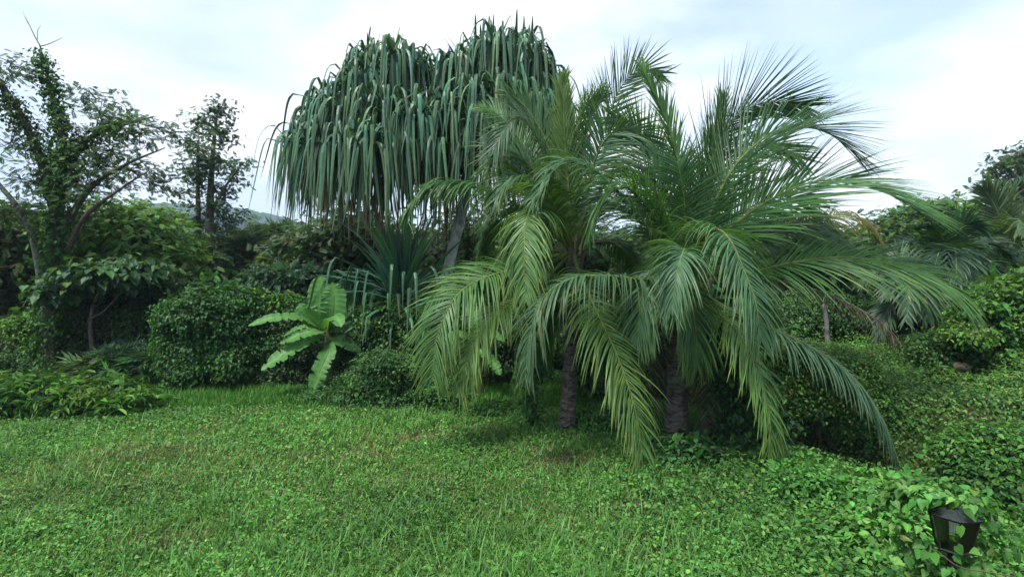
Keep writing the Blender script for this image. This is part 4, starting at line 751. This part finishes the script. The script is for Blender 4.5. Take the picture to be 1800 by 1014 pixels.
bush('bush', 'leafy weeds in the hollow below the longest hanging frond', [(1440, 880, 50, 20), (1490, 905, 45, 20), (1410, 850, 35, 15), (1540, 920, 45, 20)], 6.3, .35, G_WEED[:3], .075, 110, drape=.3)
bush('bush', 'lush weeds beside the garden lantern', [(1560, 950, 60, 32), (1610, 900, 50, 26), (1500, 960, 50, 24), (1560, 1000, 60, 30)], 5.2, .4, G_WEED, .07, 110, drape=.3)
bush('bush', 'vine thicket at the right edge behind the garden lantern', [(1760, 800, 60, 40), (1800, 860, 60, 50), (1730, 800, 55, 30), (1740, 880, 60, 40), (1790, 940, 60, 50)], 6.4, .45, G_VINE + G_BRIGHT[:2], .065, 120)

# ------------------------------------------------------------------ stakes, sapling, stone
b = P(1455, 600, 12.2); b[2] = float(gz(b[0], b[1]))
mb = MB(); tube(mb, [b, P(1452, 560, 12.2), P(1447, 535, 12.2)], [.055, .05, .035], 14, 9, rough=.05, cap=True); tag(mb.build('stake', DGREY, loc=b, smooth=True), 'short weathered grey stake standing among the vines of the bank', 'stake')
b = P(1497, 600, 12.8); b[2] = float(gz(b[0], b[1]))
mb = MB(); tube(mb, [b, P(1496, 590, 12.8), P(1494, 572, 12.8)], [.16, .15, .13], 12, 10, rough=.05, cap=True); tag(mb.build('stump', solid('rotten_wood', (.07, .035, .02), (.16, .09, .06), 10), loc=b, smooth=True), 'stout reddish brown stump in the vines right of the grey stake', 'stump')
b = P(935, 752, 9.2); b[2] = float(gz(b[0], b[1])) 
sp = root('sapling', 'thin vine-wrapped sapling left of the left coconut trunk', 'sapling', b)
mb = MB(); tube(mb, [b, P(933, 700, 9.2), P(934, 640, 9.2)], [.025, .02, .012], 12, 6); mb.build('stem', BARK, sp, smooth=True)
mb = MB()
for i in range(16): clumps(mb, P(934 + rng.normal(0, 4), 750 - i * 7, 9.2), [.06] * 3, 3, 7, .05, .075, T_HT, G_DARK + G_VINE[:2], wr=.9, drape=1)
clumps(mb, P(935, 655, 9.2), [.22, .2, .2], 14, 10, .08, .08, T_HT, G_DARK + G_VINE, wr=.9, drape=1); mb.build('leaves', LEAF, sp)
b = P(1690, 735, 9.3); b[2] = float(gz(b[0], b[1]) + .16)
mb = MB(); pts = rdir(60) ; import bmesh
bm = bmesh.new(); bmesh.ops.create_icosphere(bm, subdivisions=3, radius=1)
me = bpy.data.meshes.new('stone')
for v in bm.verts: q = np.array(v.co); v.co = Vector(q * [.13, .1, .07] * (1 + .25 * math.sin(q[0] * 4 + 1) * math.cos(q[1] * 5 + q[2] * 3)))
bm.to_mesh(me); me.materials.append(solid('stone_tan', (.13, .10, .07), (.26, .21, .15), 9)); o = bpy.data.objects.new('stone', me); COL.objects.link(o); o.location = b
tag(o, 'pale brown stone lying on the vines of the bank', 'stone')

# ------------------------------------------------------------------ garden lantern
LD = 3.4; cx, cy = (1676 - 900) * LD / F, LD; zt = H - (903 - HY) * LD / F; zb = H - (962 - HY) * LD / F
bl = np.array([cx, cy, float(gz(cx, cy))]); LN = root('garden_lantern', 'black hexagonal garden lantern on a post swallowed by vines', 'lantern', bl)
METAL = solid('lantern_metal', (.006, .007, .006), (.018, .02, .018), 40, rough=.6, bump=.15, spec=.25)
gl = bpy.data.materials.new('lantern_glass'); gl.use_nodes = True; t = gl.node_tree
t.nodes.clear(); go = nd(t, 'ShaderNodeOutputMaterial'); g1 = nd(t, 'ShaderNodeBsdfTransparent'); g1.inputs[0].default_value = (.82, .88, .82, 1); g2 = nd(t, 'ShaderNodeBsdfGlossy'); g2.inputs['Roughness'].default_value = .08; g2.inputs[0].default_value = (.8, .85, .85, 1); gf = nd(t, 'ShaderNodeFresnel'); gf.inputs[0].default_value = 1.45
gx_ = nd(t, 'ShaderNodeMixShader'); t.links.new(gf.outputs[0], gx_.inputs[0]); t.links.new(g1.outputs[0], gx_.inputs[1]); t.links.new(g2.outputs[0], gx_.inputs[2]); t.links.new(gx_.outputs[0], go.inputs[0])
FROST = solid('lantern_roof', (.008, .010, .010), (.035, .045, .045), 25, rough=.35, bump=.1, spec=.35)
mb = MB(); tube(mb, [bl - [0, 0, .05], [cx, cy, .4], [cx, cy, zb - .03]], [.03, .028, .03], 10, 12, cap=True); mb.build('post', METAL, LN, smooth=True)
rt, rbm = .125, .088; ang = [R(60 * i + 8) for i in range(6)]
def hexp(r, z): return np.array([[cx + r * math.cos(a), cy + r * math.sin(a), z] for a in ang])
top, bot = hexp(rt, zt), hexp(rbm, zb)
mb = MB()
for i in range(6): tube(mb, [bot[i], .5 * (bot[i] + top[i]), top[i]], [.006, .006, .006], 4, 6)
for ring_, rr_ in ((hexp(rt + .004, zt), .008), (hexp(rbm + .002, zb), .008)):
    for i in range(6): tube(mb, [ring_[i], .5 * (ring_[i] + ring_[(i + 1) % 6]), ring_[(i + 1) % 6]], [rr_] * 3, 4, 6)
v = np.concatenate([hexp(rbm, zb - .004), hexp(.03, zb - .035)]); i_ = np.arange(6); mb.add(v, [np.stack([i_, (i_ + 1) % 6, (i_ + 1) % 6 + 6, i_ + 6], -1), i_[None]], np.array([.1] * 3))
mb.build('frame', METAL, LN, smooth=False)
for i in range(6):
    k = (i + 1) % 6; q = np.array([bot[i], bot[k], top[k], top[i]]) * .97 + np.array([cx, cy, .5 * (zt + zb)]) * .03
    nn = nz(np.cross(q[1] - q[0], q[3] - q[0])); v = np.concatenate([q, q + nn * .003]); mb = MB()
    mb.add(v, [np.array([[3, 2, 1, 0], [4, 5, 6, 7], [0, 1, 5, 4], [1, 2, 6, 5], [2, 3, 7, 6], [3, 0, 4, 7]])], np.array([.5] * 3)); mb.build('glass_pane', gl, LN)
v = np.concatenate([hexp(rt + .018, zt + .006), hexp(.05, zt + .045), hexp(.03, zt + .055), [[cx, cy, zt + .068]]]); mb = MB()
mb.add(v, [np.stack([i_, (i_ + 1) % 6, (i_ + 1) % 6 + 6, i_ + 6], -1), np.stack([i_ + 6, (i_ + 1) % 6 + 6, (i_ + 1) % 6 + 12, i_ + 12], -1), np.stack([i_ + 12, (i_ + 1) % 6 + 12, i_ * 0 + 18], -1), i_[None, ::-1]], np.array([.1] * 3)); rf = mb.build('roof', FROST, LN)
mb = MB(); 
for i in range(6): tube(mb, [v[i], .5 * (v[i] + v[i + 6]), v[i + 6]], [.004] * 3, 4, 5)
mb.build('ridge', METAL, rf)
WH = solid('bulb_white', (.75, .77, .76), (.85, .86, .85), 10, rough=.3, bump=0)
mb = MB()
for dx in (-.016, .0, .016): tube(mb, [[cx + dx, cy - .006 * (dx == 0), zt - .03], [cx + dx, cy, zt - .065], [cx + dx, cy, zt - .115]], [.0085] * 3, 6, 8, cap=True)
mb.build('bulb', WH, LN, smooth=True)
mb = MB(); tube(mb, [[cx, cy, zt + .0], [cx, cy, zt - .015], [cx, cy, zt - .032]], [.02, .02, .02], 4, 12, cap=True); mb.build('bulb_holder', METAL, LN, smooth=True)
# creeper around it
LC = lambda p: (np.abs(p[:, 0] - cx) < .15) & (p[:, 2] > zb - .01) & (p[:, 2] < zt + .065) & (p[:, 1] < cy + .15)
mb = MB(); HV = G_WEED + [(.06, .17, .035)]
for z0 in np.linspace(.25, zb - .05, 12): clumps(mb, [cx, cy + .04, z0 - .08], [.22, .18, .10], 16, 9, .09, .058, T_HT, HV, wr=.95, drape=.7, cut=LC)
clumps(mb, [cx - .13, cy + .12, zt + .05], [.16, .12, .07], 14, 9, .05, .06, T_HT, HV, wr=.9, drape=.3, cut=LC)
clumps(mb, [cx + .13, cy + .1, zt + .04], [.2, .12, .07], 14, 9, .05, .06, T_HT, HV, wr=.9, drape=.3, cut=LC)
clumps(mb, [cx, cy + .14, zt + .07], [.2, .1, .05], 12, 9, .05, .065, T_HT, HV, wr=.9, drape=.2, cut=LC)
clumps(mb, [cx, cy - .02, zt + .085], [.15, .1, .02], 10, 6, .04, .055, T_HT, HV, wr=.9, drape=.4)
clumps(mb, [cx + .24, cy + .06, zb + .04], [.1, .12, .18], 18, 9, .07, .05, T_HT, HV, wr=.9, drape=.6, cut=LC)
clumps(mb, [cx - .2, cy + .06, zb + .03], [.08, .12, .14], 14, 8, .06, .055, T_HT, HV, wr=.9, drape=.6, cut=LC)
lf = np.array([[cx - .075, cy - .14, zt - .01], [cx + .03, cy - .15, zb + .05], [cx - .1, cy - .13, zb + .02], [cx - .09, cy - .14, zb + .08], [cx - .02, cy - .12, zt + .075], [cx + .06, cy - .1, zt + .08], [cx + .12, cy - .12, zt + .0]])
inst(mb, T_HT, lf, np.array([[.1, -.2, -1], [-1, -.2, .1], [.6, -.2, -.6], [.5, -.2, -.9], [.3, -.6, -.6], [.8, -.3, -.3], [.5, -.4, -.8]]), np.array([[0, -1, .2], [0, -.6, .9], [0, -.8, .6], [-.2, -1, .4], [0, -.6, .8], [0, -.6, .8], [.2, -.8, .5]]), .065, .058, pick(HV, 7))
vv = mb.build('creeper', GRASS, loc=[cx, cy, 0]); tag(vv, 'heart-leaved creeper climbing over the garden lantern', 'creeper')
mb = MB(); tube(mb, [[cx - .22, cy - .18, zb + .06], [cx - .12, cy - .2, zb - .01], [cx + .05, cy - .2, zb - .04], [cx + .25, cy - .15, zb - .1], [cx + .4, cy - .05, zb - .22]], [.0035] * 5, 24, 5, (.12, .12, .06)); tube(mb, [[cx + .03, cy - .16, zb + .05], [cx + .035, cy - .18, zb - .04], [cx + .0, cy - .18, zb - .2]], [.0025] * 3, 12, 5, (.12, .12, .06)); mb.build('tendril', MATTE, vv)

# ------------------------------------------------------------------ the air between here and the hills
import bmesh
bm = bmesh.new(); bmesh.ops.create_cube(bm, size=1); me = bpy.data.meshes.new('haze')
for v in bm.verts: v.co = Vector((v.co.x * 1900, v.co.y * 1700 + 760, v.co.z * 122 + 59))
bm.to_mesh(me); hm = bpy.data.materials.new('haze_air'); hm.use_nodes = True; t = hm.node_tree; t.nodes.clear()
o_ = nd(t, 'ShaderNodeOutputMaterial'); pv = nd(t, 'ShaderNodeVolumePrincipled'); pv.inputs['Color'].default_value = (.62, .80, 1, 1); pv.inputs['Density'].default_value = .0005
t.links.new(pv.outputs[0], o_.inputs['Volume']); me.materials.append(hm); o = bpy.data.objects.new('haze', me); COL.objects.link(o); o['kind'] = 'stuff'; o['label'] = 'thin blue air haze over the whole scene'; o['category'] = 'haze'
